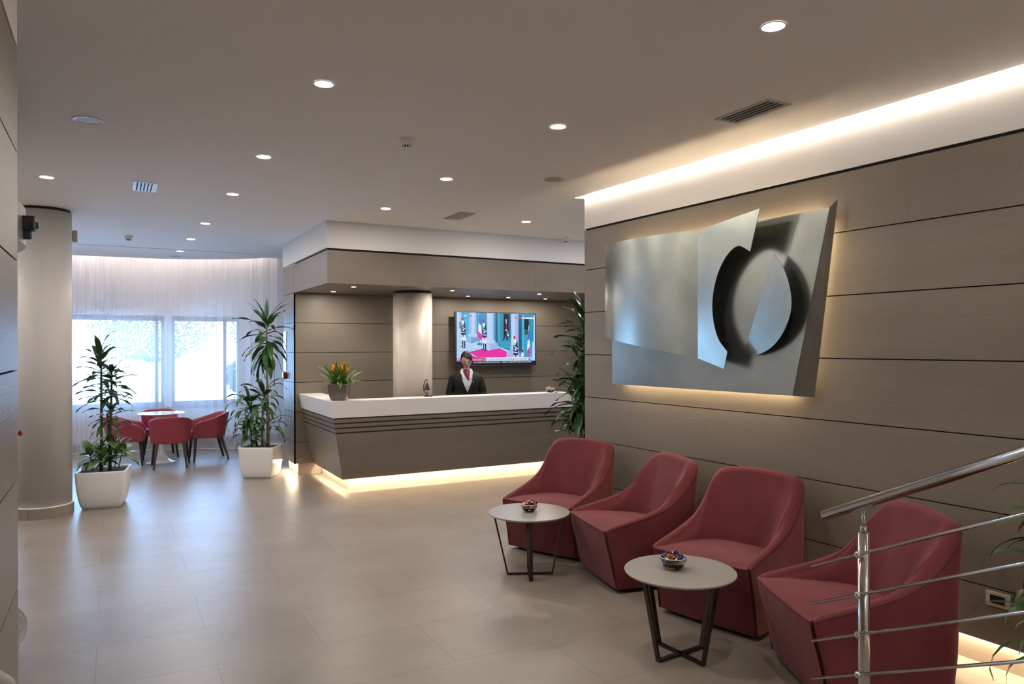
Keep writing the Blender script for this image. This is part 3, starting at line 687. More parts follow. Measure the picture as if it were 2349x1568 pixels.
def sm_interp(tab, x):  # smooth cubic
    n = len(tab)
    for i in range(n-1):
        if x <= tab[i+1][0] or i == n-2:
            x0, y0 = tab[i]; x1, y1 = tab[i+1]; h_ = x1-x0; u = min(1, max(0, (x-x0)/h_))
            m0 = (tab[i+1][1]-tab[i-1][1])/(tab[i+1][0]-tab[i-1][0]) if i > 0 else (y1-y0)/h_
            m1 = (tab[i+2][1]-tab[i][1])/(tab[i+2][0]-tab[i][0]) if i < n-2 else (y1-y0)/h_
            return (2*u**3-3*u*u+1)*y0+(u**3-2*u*u+u)*h_*m0+(-2*u**3+3*u*u)*y1+(u**3-u*u)*h_*m1
prof = [(0, .412), (.02, .436), (.05, .450), (.16, .474), (.35, .520), (.5, .577), (.61, .665), (.69, .765), (.74, .835), (.76, .85)]
def make_armchair():
    o = thing('armchair', 'x', 'armchair', (0, 0, 0), 0, 'burgundy armchairs along the oak wall')
    outt = U(.342, .335, .755, .085, .018); outb = U(.338, .330, .715, .085, .095); mid = U(.342, .335, .738, .085, .05)
    it = U(.283, .285, .690, .10, .022); i2 = U(.276, .270, .650, .13, .022); i3 = U(.272, .250, .600, .15, .024); ib = U(.270, .235, .545, .16, .03)
    n = len(outt); rows = []
    for i in range(n):
        d = outt[i][0]; zt = sm_interp(prof, min(d, .755))
        lat = outt[i][1]
        if d > .66: zt += .035*max(0, 1-(lat/.335)**2)
        L_ = []
        def P(pt, z): L_.append((.095-pt[0], pt[1], z))
        mixp = lambda p, q, u: (p[0]+(q[0]-p[0])*u, p[1]+(q[1]-p[1])*u)
        P(outb[i], .03); P(mixp(outb[i], mid[i], .35), .14); P(mixp(outb[i], mid[i], .8), .24); P(mixp(mid[i], outt[i], .5), .03+(zt-.03)*.75); P(outt[i], zt-.020)
        a, e = outt[i], it[i]; TP = len(L_)-1
        P(mixp(a, e, .03), zt-.008); P(mixp(a, e, .10), zt-.001); P(mixp(a, e, .30), zt+.004); P(mixp(a, e, .55), zt+.004); P(mixp(a, e, .78), zt-.003); P(mixp(a, e, .92), zt-.012); P(e, zt-.026)
        zs = .405; zi = zt-.026
        for k_, w_ in ((.5, .14), (1, .28), (1.5, .44), (2, .60), (2.5, .80), (3, 1.0)):
            seq = (e, i2[i], i3[i], ib[i]); j_ = min(2, int(k_)); P(mixp(seq[j_], seq[j_+1], k_-j_), zi*(1-w_)+zs*w_)
        P((max(ib[i][0], .06), ib[i][1]*.98), .36); P((max(ib[i][0]*.98, .14), ib[i][1]*.98), .03)
        rows.append(L_)
    b = MB(); b.grid(rows, 0, True, False, True)
    b.add(rows[0], [tuple(range(len(rows[0])))]); b.add(rows[-1], [tuple(range(len(rows[-1])))])
    sh = b.build('shell', M_red, o); m_ = sh.modifiers.new('edge', 'EDGE_SPLIT'); m_.split_angle = R_(55)
    # seat block with slanted front
    b = MB(); hw = .276; wf = .322; rws = []
    secs = [(.095, .436), (.084, .440), (.076, .440), (.06, .439), (0, .440), (-.1, .438), (-.2, .432), (-.3, .425), (-.42, .415), (-.46, .41)]
    for xx, zz in secs:
        r_ = []
        for k_ in range(13):
            y = -hw+2*hw*k_/12; cr = .006*(1-(y/hw)**2); r_.append((xx+(.012*(1-(y/hw)**2) if xx > .05 else 0), y*(wf/hw if xx > .07 else 1 if xx > -.1 else 1+(.1+xx)*.25), zz+cr-(.006 if xx > .07 else 0)))
        rws.append(r_)
    fr = []
    for xx, zz in ((.0, .03), (.022, .12), (.05, .24), (.078, .35), (.091, .415)):
        fr.append([(xx+.012*(1-(y_/hw)**2), y_*wf/hw, zz) for y_ in [-hw+2*hw*k_/12 for k_ in range(13)]])
    allr = fr+rws; b.grid(allr, 0, True); nr = len(allr)
    for e in (0, 12):
        side = [r_[e] for r_ in allr]+[(-.46, allr[-1][e][1], .03), (-.02, allr[0][e][1], .03)]; b.add(side, [tuple(range(len(side)))])
    se = b.build('seat', M_red, o); me_ = se.modifiers.new('edge', 'EDGE_SPLIT'); me_.split_angle = R_(50)
    # piping along seams
    b = MB(); b.tube([(x, y, z) for x, y, z in [r_[TP+1] for r_ in rows]], .0032, 6)
    b.tube([(.094+.012*(1-(y/hw)**2), y*wf/hw, .430) for y in [-hw+2*hw*k_/14 for k_ in range(15)]], .0028, 6)
    for sgn in (0, -1): b.tube([(x+.001, y, z) for x, y, z in rows[sgn][0:TP+2]], .0028, 6)
    b.build('piping', M_redseam, o)
    b = MB(); b.box(-.58, -.03, -.27, .27, .0, .035); b.build('base', M_black, o, bevel=.01)
    return o
ac = make_armchair()
for i, (x, y, fx, fy, s_) in enumerate(((3.055, 5.08, -.912, -.41, 'farthest burgundy armchair, nearest the reception desk, with its far side to the tall plant'),
        (3.09, 4.355, -.977, .213, 'second burgundy armchair, turned between the two coffee tables'),
        (3.145, 3.31, -.969, -.245, 'third burgundy armchair, directly behind the nearer coffee table'),
        (3.030, 2.53, -.896, .443, 'nearest burgundy armchair, partly behind the steel railing'))):
    o = ac if i == 0 else dup(ac, (0, 0, 0), 0); o.location = (x, y, 0); o.rotation_euler = (0, 0, math.atan2(fy, fx)); o['label'] = s_

# ------------------------------------------------------------------ coffee tables
def coffee(x, y, rot, bx, by, label):
    o = thing('coffee_table', label, 'coffee table', (x, y, 0), 0, 'round coffee tables')
    b = MB(); b.lathe([(0, .436), (.27, .436), (.296, .444), (.3035, .450), (.3045, .4565), (.3025, .4585), (0, .4585)], 72, caps=False); b.build('tabletop', M_top, o)
    cb = Vector((bx-x, by-y, 0))
    for k_ in range(4):
        a = rot+k_*PI/2; d = Vector((math.cos(a), math.sin(a), 0)); b = MB()
        b.bar(cb+d*.164+Vector((0, 0, .0)), cb*.2+d*.262+Vector((0, 0, .433)), (.028, .012), up=d); b.build('leg', M_legm, o)
    b = MB()
    for k_ in range(2):
        a = rot+k_*PI/2; d = Vector((math.cos(a), math.sin(a), 0)); b.bar(cb-d*.17+Vector((0, 0, .0065)), cb+d*.17+Vector((0, 0, .0065)), (.028, .012))
    b.build('cross_base', M_legm, o)
    return o
coffee(2.735, 4.735, math.atan2(-.077, .149), 2.72, 4.70, 'farther round white coffee table with thin dark legs, smaller in view')
coffee(2.750, 3.095, math.atan2(.022, .331)+R_(0), 2.735, 3.075, 'nearer round white coffee table with dark legs')
# candies and bowls
def candy_mesh(m):
    b = MB(); prof_ = [(.0005, -.021), (.0085, -.0205), (.0022, -.0115), (.0075, -.0085), (.0092, 0), (.0075, .0085), (.0022, .0115), (.0085, .0205), (.0005, .021)]
    b.lathe(prof_, 8, T=Matrix.Rotation(PI/2, 4, 'Y'), smooth=False); o = b.build('candy', m); me = o.data; bpy.data.objects.remove(o); return me
CC = [('gold', (.75, .36, .05)), ('purple', (.10, .06, .30)), ('copper', (.60, .22, .07)), ('blue', (.05, .08, .35)), ('pink', (.55, .15, .18)), ('silver', (.6, .58, .6))]
cm = {n_: candy_mesh(mat(n_+'_foil', c_, .25, .75)) for n_, c_ in CC}
def bowl(x, y, z, r, h, label, where, ncan, seed, weights):
    o = thing('candy_bowl', label, 'bowl', (x, y, z)); k_ = r/.071; hh = h
    q_ = hh/.066
    b = MB(); b.lathe([(0, .002), (.036*k_, .002), (.048*k_, .010*q_), (.058*k_, .024*q_), (.0635*k_, .040*q_), (.068*k_, .042*q_), (.071*k_, hh), (.0695*k_, hh), (.0665*k_, .044*q_), (.062*k_, .042*q_), (.0565*k_, .026*q_), (.046*k_, .012*q_), (.034*k_, .006), (0, .006)], 40, caps=False)
    b.build('glass', M_bowl, o)
    b = MB(); b.lathe([(.0695*k_, hh-.002), (.0715*k_, hh), (.0695*k_, hh+.002), (.068*k_, hh)], 40, caps=False); b.lathe([(.064*k_, .0400*q_), (.067*k_, .0408*q_), (.0675*k_, .0425*q_), (.064*k_, .0420*q_)], 40, caps=False)
    b.build('rim', mat('glass_rim', (.8, .82, .82), .05, 0, .8), o)
    rr = random.Random(seed); placed = []
    tries = 0
    while len(placed) < ncan and tries < 9000:
        tries += 1; f_ = len(placed)/ncan; zz = .014+(hh*1.22)*f_
        rm = interp([(0, .022), (.2, .035), (.45, .045), (.8, .051), (1.0, .055), (1.2, .034), (1.4, .012)], zz/hh)*k_
        a = rr.uniform(0, 2*PI); q = rm*math.sqrt(rr.uniform(.35 if zz < hh else 0, 1)); p = Vector((q*math.cos(a), q*math.sin(a), zz))
        if all((p-w_).length > .0095 for w_ in placed[-16:]):
            placed.append(p); nm = rr.choices([n_ for n_, _ in CC], weights)[0]
            cnd = bpy.data.objects.new('wrapped_candy', cm[nm]); col.objects.link(cnd); cnd.location = (x+p.x, y+p.y, z+p.z); cnd.rotation_euler = (rr.uniform(-.4, .4), rr.uniform(-.6, .6), rr.uniform(0, PI))
            tag(cnd, nm+' foil wrapped candy in the glass bowl '+where, 'candy', nm+' candies in the bowl '+where)
bowl(2.735, 4.735, .4585, .062, .056, 'small glass bowl of candies on the farther coffee table', 'on the farther coffee table', 90, 1, (3, 2, 3, 2, 4, 2))
bowl(2.735, 3.13, .4585, .073, .066, 'glass bowl of candies on the nearer coffee table', 'on the nearer coffee table', 120, 2, (6, 5, 4, 3, .5, 1))
bowl(5.13, 8.31, 1.077, .07, .06, 'glass bowl of candies on the reception desk behind the tall plant', 'on the reception desk', 24, 3, (2, 1, 2, 1, 4, 4))

# ------------------------------------------------------------------ tub chairs and pedestal table
def make_tub():
    o = thing('tub_chair', 'x', 'chair', (0, 0, 0), 0, 'raspberry tub chairs round the pedestal table')
    pr = [(0, .50), (.02, .535), (.07, .58), (.15, .605), (.3, .645), (.45, .695), (.54, .72), (.56, .722)]
    outt = U(.285, .285, .56, .24, .0, 10, 12, 6); outb = U(.262, .25, .49, .22, .01, 10, 12, 6); it = U(.245, .245, .52, .21, .004, 10, 12, 6); ib = U(.235, .225, .44, .19, .01, 10, 12, 6)
    rows = []
    for i in range(len(outt)):
        d = outt[i][0]; zt = sm_interp(pr, d); L_ = []
        def P(pt, z): L_.append((.25-pt[0], pt[1], z))
        ob, ot, e = outb[i], outt[i], it[i]
        P((ob[0], ob[1]), .338); P((ob[0]+(ot[0]-ob[0])*.15, ob[1]*.8+ot[1]*.2), .352); P((ob[0]*.5+ot[0]*.5, ob[1]*.5+ot[1]*.5), .338+(zt-.338)*.5); P(ot, zt-.02)
        P((ot[0]*.85+e[0]*.15, ot[1]*.85+e[1]*.15), zt-.004); P((ot[0]*.4+e[0]*.6, ot[1]*.4+e[1]*.6), zt-.002); P(e, zt-.02)
        P(((e[0]+ib[i][0])/2, (e[1]+ib[i][1])/2), (zt+.44)/2); P(ib[i], .44); P((ib[i][0], ib[i][1]*.97), .345)
        rows.append(L_)
    b = MB(); b.grid(rows, 0, True, False, True); b.add(rows[0], [tuple(range(len(rows[0])))]); b.add(rows[-1], [tuple(range(len(rows[-1])))])
    s_ = b.build('shell', M_redL, o); s_.modifiers.new('sub', 'SUBSURF').levels = 1
    b = MB(); pl_ = [(.245, -.228), (.245, .228), (.0, .235), (-.12, .20), (-.18, .12), (-.18, -.12), (-.12, -.20), (0, -.235)]
    b.prism(pl_, .345, .455); b.build('seat', M_redL, o, bevel=.02, bseg=3)
    for lx, ly, fx_, fy_ in ((.19, -.20, .215, -.245), (.19, .20, .215, .245), (-.17, -.17, -.27, -.21), (-.17, .17, -.27, .21)):
        b = MB(); b.bar((fx_, fy_, 0), (lx, ly, .345), .026, taper=1.75, up=(1, 0, 0)); b.build('leg', M_darkwood, o)
    return o
tb = make_tub()
for i, (x, y, a, s_) in enumerate(((.715, 11.42, PI/2-.07, 'raspberry tub chair with its back to the camera, in front of the pedestal table'),
        (1.245, 11.89, PI+.05, 'raspberry tub chair to the right of the pedestal table, facing left'),
        (.165, 11.95, -.06, 'raspberry tub chair to the left of the pedestal table, behind the potted dracaena'),
        (.63, 12.50, -PI/2, 'raspberry tub chair behind the pedestal table, nearest the window'))):
    o = tb if i == 0 else dup(tb, (0, 0, 0), 0); o.location = (x, y, 0); o.rotation_euler = (0, 0, a); o['label'] = s_
o = dup(tb, (-1.12, 11.3, 0), -PI/2+.6, 'raspberry tub chair almost hidden behind the left column, only a sliver showing')
o = thing('pedestal_table', 'round white pedestal table with trumpet base by the curtain', 'table', (.625, 11.92, 0))
b = MB(); b.lathe([(0, .704), (.26, .706), (.305, .713), (.318, .718), (.314, .722), (0, .722)], 56, caps=False); b.build('tabletop', M_gloss, o)
b = MB(); b.lathe([(.215, 0), (.215, .006), (.19, .012), (.13, .03), (.085, .062), (.055, .11), (.036, .19), (.03, .32), (.034, .46), (.048, .58), (.075, .66), (.12, .70)], 48); b.build('pedestal', M_gloss, o)

# ------------------------------------------------------------------ plants
def leaf(b, p, az, el, L_, wd, droop, rr, n=8, fold=.25, wig=.0, mi=0, shape=0):
    p = Vector(p); hd = Vector((math.cos(az), math.sin(az), 0)); sd = Vector((-math.sin(az), math.cos(az), 0)); tw = rr.uniform(-.5, .5)
    rows = []; e = el
    for i in range(n+1):
        u = i/n; d = hd*math.cos(e)+Vector((0, 0, 1))*math.sin(e); nu = -hd*math.sin(e)+Vector((0, 0, 1))*math.cos(e)
        ws = math.sin(PI*min(1, (u*.93+.07))**(.75 if shape == 0 else .9))**.8 if u < 1 else 0.02
        if shape == 1: ws = (math.sin(PI*u**.8)**.9 if 0 < u < 1 else .04)
        if shape == 2: ws = .55+.45*math.sin(PI*min(1, u*1.1)) if u < .8 else (1-u)/.2*.75+.02
        if u < .15 and shape != 2: ws = max(.12, ws*.45)
        a_ = tw*u*1.2; s2 = sd*math.cos(a_)+nu*math.sin(a_); n2 = nu*math.cos(a_)-sd*math.sin(a_); hw = wd/2*ws; wv = wig*math.sin(u*11+az*3)
        rows.append([p-s2*hw+n2*(fold*hw+wv), p, p+s2*hw+n2*(fold*hw-wv)])
        p = p+d*(L_/n); e -= droop*(.4+1.2*u)/n
    b.grid(rows, mi, True)
def rosette(b, p, n, L_, wd, rr, el=(1.35, -.3), droop=1.0, spread=.16, shape=0, wig=.006, tilt=0, az0=0, jl=.25):
    for i in range(n):
        u = i/max(1, n-1); az = az0+i*2.39996+rr.uniform(-.3, .3); e = el[0]+(el[1]-el[0])*u+rr.uniform(-.15, .15)
        q = Vector(p)-Vector((0, 0, spread*u)); l_ = L_*rr.uniform(1-jl, 1+jl*.4)
        leaf(b, q, az, e, l_, wd*rr.uniform(.8, 1.1), droop*rr.uniform(.6, 1.3), rr, wig=wig, shape=shape)
def planter(o, wt, wb, h_, m, soilz=.02):
    def sq(hw, z, r_): 
        pts = []
        for k_ in range(4):
            for i in range(5):
                a = k_*PI/2+(PI/2)*i/4; cxk = (hw-r_)*(1 if k_ in (0, 3) else -1); cyk = (hw-r_)*(1 if k_ in (0, 1) else -1)
                pts.append((cxk+r_*math.cos(a), cyk+r_*math.sin(a), z))
        return pts
    b = MB(); hs = []
    for u, z in ((.0, .0), (.0, .006), (.28, .04), (.52, .10), (.74, .18), (.90, .27), (.98, .36), (1, .385), (1, .40)):
        hw = wb/2+(wt-wb)/2*u; hs.append(sq(hw-(0 if z > 0 else .01), z*h_/.40, .035*h_/.4))
    hs.append(sq(wt/2-.004, h_+.003, .03*h_/.4)); hs.append(sq(wt/2-.014, h_, .03*h_/.4)); hs.append(sq(wt/2-.02, h_-.05*h_/.4, .03*h_/.4))
    b.grid(hs, 0, True, False, True); b.add(hs[0], [tuple(range(20))]); pt_ = b.build('planter', m, o)
    b = MB(); b.box(-.03*wt, .05*wt, -wb/2-.012, -wb/2-.004, .012, .015); b.build('maker_mark', mat('grey_mark', (.35, .35, .34), .5), o)
    b = MB(); s_ = sq(wt/2-.016, h_-soilz*h_/.4, .03*h_/.4); b.add(s_, [tuple(range(20))]); b.build('soil', M_soil, o, fix=False)
    return pt_
# plant beside the left column
o = thing('potted_dracaena', 'dracaena in a white square planter beside the left column', 'potted plant', (-.087, 8.96, 0), R_(-9)); rr = random.Random(11)
planter(o, .47, .36, .39, M_planter)
canes = [((-.02, -.02), .0, 1.55), ((.055, .0), .02, 1.36), ((.05, .06), -.03, .98)]
for (x, y), lean, zt in canes:
    b = MB(); b.tube([(x, y, .34), (x+lean*.4, y, .8), (x+lean, y, zt)], [.017, .014, .010], 8); b.build('cane', M_caneg, o)
b = MB()
rosette(b, (-.03, -.02, 1.60), 20, .29, .068, rr, (1.4, -.25), 1.1, .26); rosette(b, (.075, 0, 1.42), 22, .28, .062, rr, (.9, -.35), 1.1, .26)
rosette(b, (-.02, -.02, 1.26), 14, .28, .058, rr, (.3, -.3), .7, .14); rosette(b, (.06, 0, 1.02), 20, .30, .050, rr, (.9, -.3), 1.2, .16)
b.build('foliage', M_leafd, o, fix=False)
b = MB(); rr = random.Random(5)
for (x, y, zz) in ((-.12, -.06, .55), (.0, -.09, .54), (.13, -.05, .58), (.05, .06, .64), (-.06, .07, .54), (.16, .06, .56)):
    b.tube([(x*.8, y*.8, .36), (x, y, zz-.02)], .006, 6); rosette(b, (x, y, zz), 10, .24, .085, rr, (1.2, -.35), 1.0, .06, 1, .002)
leaf(b, (.06, .0, .50), .3, 1.35, .26, .085, .4, rr, shape=1); leaf(b, (.10, .02, .50), .8, 1.2, .24, .08, .4, rr, shape=1)
b.build('underplanting', M_leaf2, o, fix=False)
# plant by the pier
o = thing('potted_dracaena', 'taller dracaena with a bare trunk in a white planter beside the oak pier', 'potted plant', (1.705, 9.97, 0), R_(-30)); rr = random.Random(21)
planter(o, .45, .36, .40, M_planter)
b = MB(); b.tube([(.09, .0, .36), (.085, 0, .9), (.075, 0, 1.45), (.07, 0, 2.0)], [.022, .018, .014, .007], 9); b.build('cane', M_cane, o)
b = MB(); b.tube([(.02, -.02, .36), (.02, -.02, .75), (.035, 0, 1.02)], [.017, .015, .010], 8); b.build('cane', M_cane, o)
b = MB(); rosette(b, (.07, 0, 2.00), 34, .43, .084, rr, (.85, -1.15), 1.1, .42, 0, .008, jl=.15)
for az, el_, l_ in ((30, 1.0, .40), (100, 1.42, .36), (170, 1.15, .38), (215, .9, .38)): leaf(b, (.07, 0, 2.03), R_(az), el_, l_, .058, .5, rr)
b.build('crown', M_leaf, o, fix=False)
b = MB(); rosette(b, (.035, 0, 1.06), 22, .42, .055, rr, (1.2, -.4), 2.6, .16); rosette(b, (-.14, -.04, .97), 40, .40, .055, rr, (1.2, -.3), 3.0, .28)
b.tube([(-.12, -.03, .36), (-.12, -.03, .95)], .010, 7)
rosette(b, (.12, .0, .72), 9, .30, .065, rr, (.6, -.3), 1.8, .10); rosette(b, (-.12, -.08, .64), 20, .27, .07, rr, (1.1, -.3), 1.8, .16, 1)
b.build('lower_foliage', M_leaf, o, fix=False)
# tall plant between desk and oak wall
o = thing('tall_potted_dracaena', 'tall leafy dracaena standing behind the end of the oak wall by the reception desk', 'potted plant', (4.36, 6.34, 0), R_(20)); rr = random.Random(31)
b = MB(); b.lathe([(.15, 0), (.19, .36), (.20, .38), (.18, .38), (.17, .34), (0, .34)], 36); b.build('planter', M_planterg, o)
for x, y, zt, r_ in ((-.06, -.06, 1.75, .022), (.0, .03, 2.0, .022), (.05, -.04, 1.6, .02), (-.02, -.12, 1.5, .018)):
    b = MB(); pts = [(x, y, .34)]+[(x+.01*math.sin(k_), y+.01*math.cos(k_*2), .34+(zt-.34)*k_/6) for k_ in range(1, 7)]; b.tube(pts, [r_*(1-.07*k_) for k_ in range(7)], 9); b.build('cane', M_caneg, o)
b = MB(); b.tube([(-.17, -.04, .34), (-.185, -.04, .8), (-.20, -.04, 1.12)], [.017, .015, .013], 8); b.build('cane', M_cane, o)
b = MB()
for p, n_, L_, dr in (((0, .03, 2.04), 18, .38, .7), ((-.06, -.06, 1.82), 20, .40, .8), ((.05, -.04, 1.66), 20, .42, .9), ((-.02, -.12, 1.52), 22, .42, .9), ((-.12, -.05, 1.40), 18, .38, 1.0), ((-.20, -.04, 1.20), 26, .38, 1.2), ((-.05, 0, 1.22), 20, .42, 1.1), ((-.14, -.04, .90), 24, .36, 1.3), ((.02, -.1, .92), 18, .38, 1.1), ((-.1, -.1, .70), 16, .34, 1.3)):
    rosette(b, p, n_, L_, .078, rr, (1.35, -.5), dr, .20, 0, .006)
b.build('foliage', M_leafd, o, fix=False)
# plant at the right edge behind the railing
o = thing('potted_fountain_dracaena', 'arching green plant at the lower right, behind the steel railing', 'potted plant', (3.60, 1.60, 0)); rr = random.Random(41)
b = MB(); b.lathe([(.085, 0), (.105, .24), (.112, .26), (.10, .26), (.095, .23), (0, .23)], 32); b.build('planter', M_planter, o)
b = MB(); b.tube([(0, 0, .24), (.01, 0, .6), (-.01, .01, .92)], [.014, .012, .008], 8); b.build('cane', M_caneg, o)
b = MB()
for p, n_, L_, dr in (((-.01, .01, .95), 16, .36, 2.0), ((0, 0, .72), 16, .38, 2.6), ((0, 0, .46), 20, .42, 2.6)): rosette(b, p, n_, L_, .05, rr, (1.2, .0), dr, .12, 0, .002)
b.build('foliage', M_leaf, o, fix=False)
# bromeliad on the desk
o = thing('potted_bromeliad', 'orange flowering bromeliad in a grey square pot on the reception desk', 'potted plant', (2.285, 8.315, 1.077), R_(-27)); rr = random.Random(51)
planter(o, .232, .155, .19, M_planterg, .03)
b = MB()
for cx, cy in ((-.05, 0), (.055, 0)):
    for i in range(24):
        u = i/23; leaf(b, (cx, cy, .17), i*2.4+rr.uniform(-.3, .3), 1.45-u*1.0, rr.uniform(.24, .33), .028, rr.uniform(.5, 1.6)*(.4+u), rr, shape=2, fold=.5)
b.build('leaves', M_leafb, o, fix=False)
for cx, cy, h_, r_ in ((-.055, 0, .36, .035), (.05, 0, .385, .04), (.075, -.01, .35, .03)):
    b = MB(); b.tube([(cx*.9, cy, .18), (cx, cy, h_)], .006, 6)
    b.build('flower_stem', M_stemo, o)
    b = MB()
    for i in range(16):
        u = i/15; leaf(b, (cx, cy, h_-.05+.05*(1-u)), i*2.4, 1.4-u*1.0, .065 if i < 13 else .095, .022, rr.uniform(0, .6), rr, n=5, shape=1, fold=.5)
    b.build('flower', M_flower, o, fix=False)

# ------------------------------------------------------------------ bell on the desk
o = thing('desk_bell', 'small dark bronze hanging bell on the reception desk', 'bell', (3.395, 8.385, 1.077), R_(-28))
b = MB(); b.lathe([(.0, 0), (.04, 0), (.042, .006), (.03, .012), (.018, .02), (.012, .035), (.010, .05), (0, .05)], 20); b.lathe([(0, 0), (.02, 0), (.018, .012), (0, .014)], 12, center=(.045, 0, 0)); b.build('base', M_bronze, o)
b = MB(); b.tube([(0, 0, .045), (-.03, 0, .05), (-.042, 0, .09), (-.042, 0, .14), (-.03, 0, .185), (-.012, 0, .212), (.002, 0, .208), (.0, 0, .19)], .0055, 8); b.lathe([(0, .0), (.009, .004), (0, .012)], 10, center=(-.043, 0, .07)); b.lathe([(0, .0), (.009, .006), (0, .012)], 10, center=(-.043, 0, .135)); b.build('bracket', M_bronze, o)
b = MB(); b.lathe([(0, .175), (.006, .175), (.004, .165), (.009, .158), (.018, .150), (.022, .14), (.026, .115), (.030, .095), (.043, .082), (.040, .080), (.028, .088), (0, .09)], 24, caps=False); b.build('bell_cup', M_bronze, o)
b = MB(); b.tube([(0, 0, .10), (.0, 0, .068)], .003, 6); b.lathe([(0, -.007), (.007, 0), (0, .007)], 10, center=(0, 0, .066)); b.build('clapper', M_bronze, o)

# ------------------------------------------------------------------ railing
rl = thing('stair_railing', 'stainless steel stair railing with round handrail and four thin rods', 'railing', (2.618, 1.873, 0))
rd = Vector((.018, .905, -.425)).normalized(); O3 = Vector((2.618, 1.873, 0))
def along(p, t_): return Vector(p)+rd*t_
hp = Vector((0, 0, 1.072))
b = MB(); b.tube([along(hp, .205), along(hp, -2.6)], .0215, 28); b.tube([along(hp, .206), along(hp, .2)], .0205, 28); b.build('handrail', M_steel, rl)
b = MB(); b.lathe([(.022, 0), (.022, .956)], 28); b.lathe([(.06, 0), (.06, .008)], 28); b.build('post', M_steel, rl)
b = MB(); b.lathe([(.0135, .956), (.0135, .982)], 20); b.lathe([(.0075, .982), (.0075, 1.035)], 16); b.lathe([(0, -.008), (.009, 0), (0, .008)], 12, center=(0, 0, 1.037))
b.bar(along(hp, .05)-Vector((0, 0, .024)), along(hp, -.05)-Vector((0, 0, .024)), (.016, .005)); b.build('bracket', M_steel2, rl)
b = MB(); pp = along(Vector((0, 0, 0)), -2.2); b.lathe([(.022, .0), (.022, .90-pp.z*0)], 28, center=(pp.x, pp.y, 0)); 
b.lathe([(.022, .90), (.022, pp.z+1.0)], 28, center=(pp.x, pp.y, 0)); b.build('post', M_steel, rl)
for z_ in (.872, .713, .556, .398):
    q = Vector((-.034, 0, z_)); b = MB(); b.tube([along(q, .245), along(q, -2.5)], .0062, 14); b.build('rod', M_steel2, rl)
    b = MB(); b.tube([q+Vector((.034, 0, 0)), q+Vector((-.014, 0, 0))], .009, 16); b.lathe([(0, -.011), (.0135, -.004), (.0135, .004), (0, .011)], 16, T=Matrix.Translation(q+Vector((-.006, 0, 0)))@Matrix.Rotation(PI/2, 4, 'Y')); b.build('rod_clamp', M_steel2, rl)
# handrail stub on the left wall
hr = thing('wall_handrail', 'grey wall handrail end at the bottom left corner', 'handrail', (-.24, 2.0, 0))
M_hr = mat('grey_handrail_plastic', (.36, .34, .33), .35)

e0 = Vector((-.032, .50, .735)); hdv = Vector((0, .905, -.425)).normalized()
b = MB(); b.tube([e0-hdv*2.2, e0-hdv*.04, e0-hdv*.02, e0-hdv*.006, e0], [.031, .031, .029, .022, .008], 24); b.build('rail', M_hr, hr)
b = MB(); q = e0-hdv*.35; b.tube([q, q+Vector((-.02, 0, -.05)), Vector((-.06, q.y, q.z-.05))], .008, 10); b.build('wall_bracket', M_steel, hr)

# ------------------------------------------------------------------ revolving door drum at the left (mostly hidden)
rv = thing('revolving_door', 'round grey entrance door drum peeking out behind the left panelled wall', 'door', (-1.93, 5.2, 0))
M_dr = mat('grey_metal_canopy', (.13, .13, .12), .4)
b = MB(); b.lathe([(1.47, 2.31), (1.47, 2.53), (0, 2.53)], 128); b.build('canopy', M_dr, rv)
b = MB(); b.lathe([(1.30, 2.312), (1.30, 2.306), (1.46, 2.306), (1.47, 2.31)], 128, caps=False); b.lathe([(0, 2.312), (1.31, 2.312)], 96, caps=False); b.build('canopy_underside', mat('blue_grey_panel', (.34, .38, .44), .3), rv, fix=False)
b = MB(); b.lathe([(0, 2.309), (1.18, 2.309)], 96, caps=False); b.build('light_panel', mat('pale_light_panel', (.55, .65, .75), .2), rv, fix=False)
b = MB(); b.lathe([(1.452, .0), (1.452, .005), (1.466, .005), (1.475, .004), (1.477, 0)], 160, caps=False); b.build('floor_ring', M_steel, rv)
b = MB(); b.lathe([(0, .003), (1.452, .003)], 96, caps=False); b.build('floor_mat', noisy('ribbed_mat', (.03, .035, .03), (.26, .28, .24), 3, .8, stretch=(4, 40, 1)), rv, fix=False)
b = MB(); b.tube([(1.44, -.30, 2.31), (1.44, -.30, 0)], .02, 12); b.build('door_post', M_steel, rv)
b = MB(); b.box(1.45, 1.53, -.09, .0, 2.385, 2.47); b.box(1.49, 1.545, -.06, -.01, 2.40, 2.44); b.box(1.46, 1.51, -.07, -.02, 2.335, 2.385); b.build('sensor', M_black, rv, bevel=.01)
Tb = Matrix.Rotation(PI/2, 4, 'Y'); eo = Matrix.Translation((1.475, -.27, 1.215))
b = MB(); b.lathe([(.010, -.06), (.010, -.0)], 16, T=eo@Tb); b.box(-.075, -.06, -.05, .05, -.07, .07, T=eo); b.box(-.135, -.075, -.03, .03, -1.21, .08, T=eo); eb = b.build('emergency_button', M_steel, rv)
b = MB(); b.lathe([(.010, -.012), (.016, -.008), (.016, .0), (.010, .006), (0, .008)], 20, T=eo@Tb); pc = b.build('push_cap', mat('red_plastic', (.45, .012, .01), .3), eb); pc['label'] = 'red mushroom push cap'

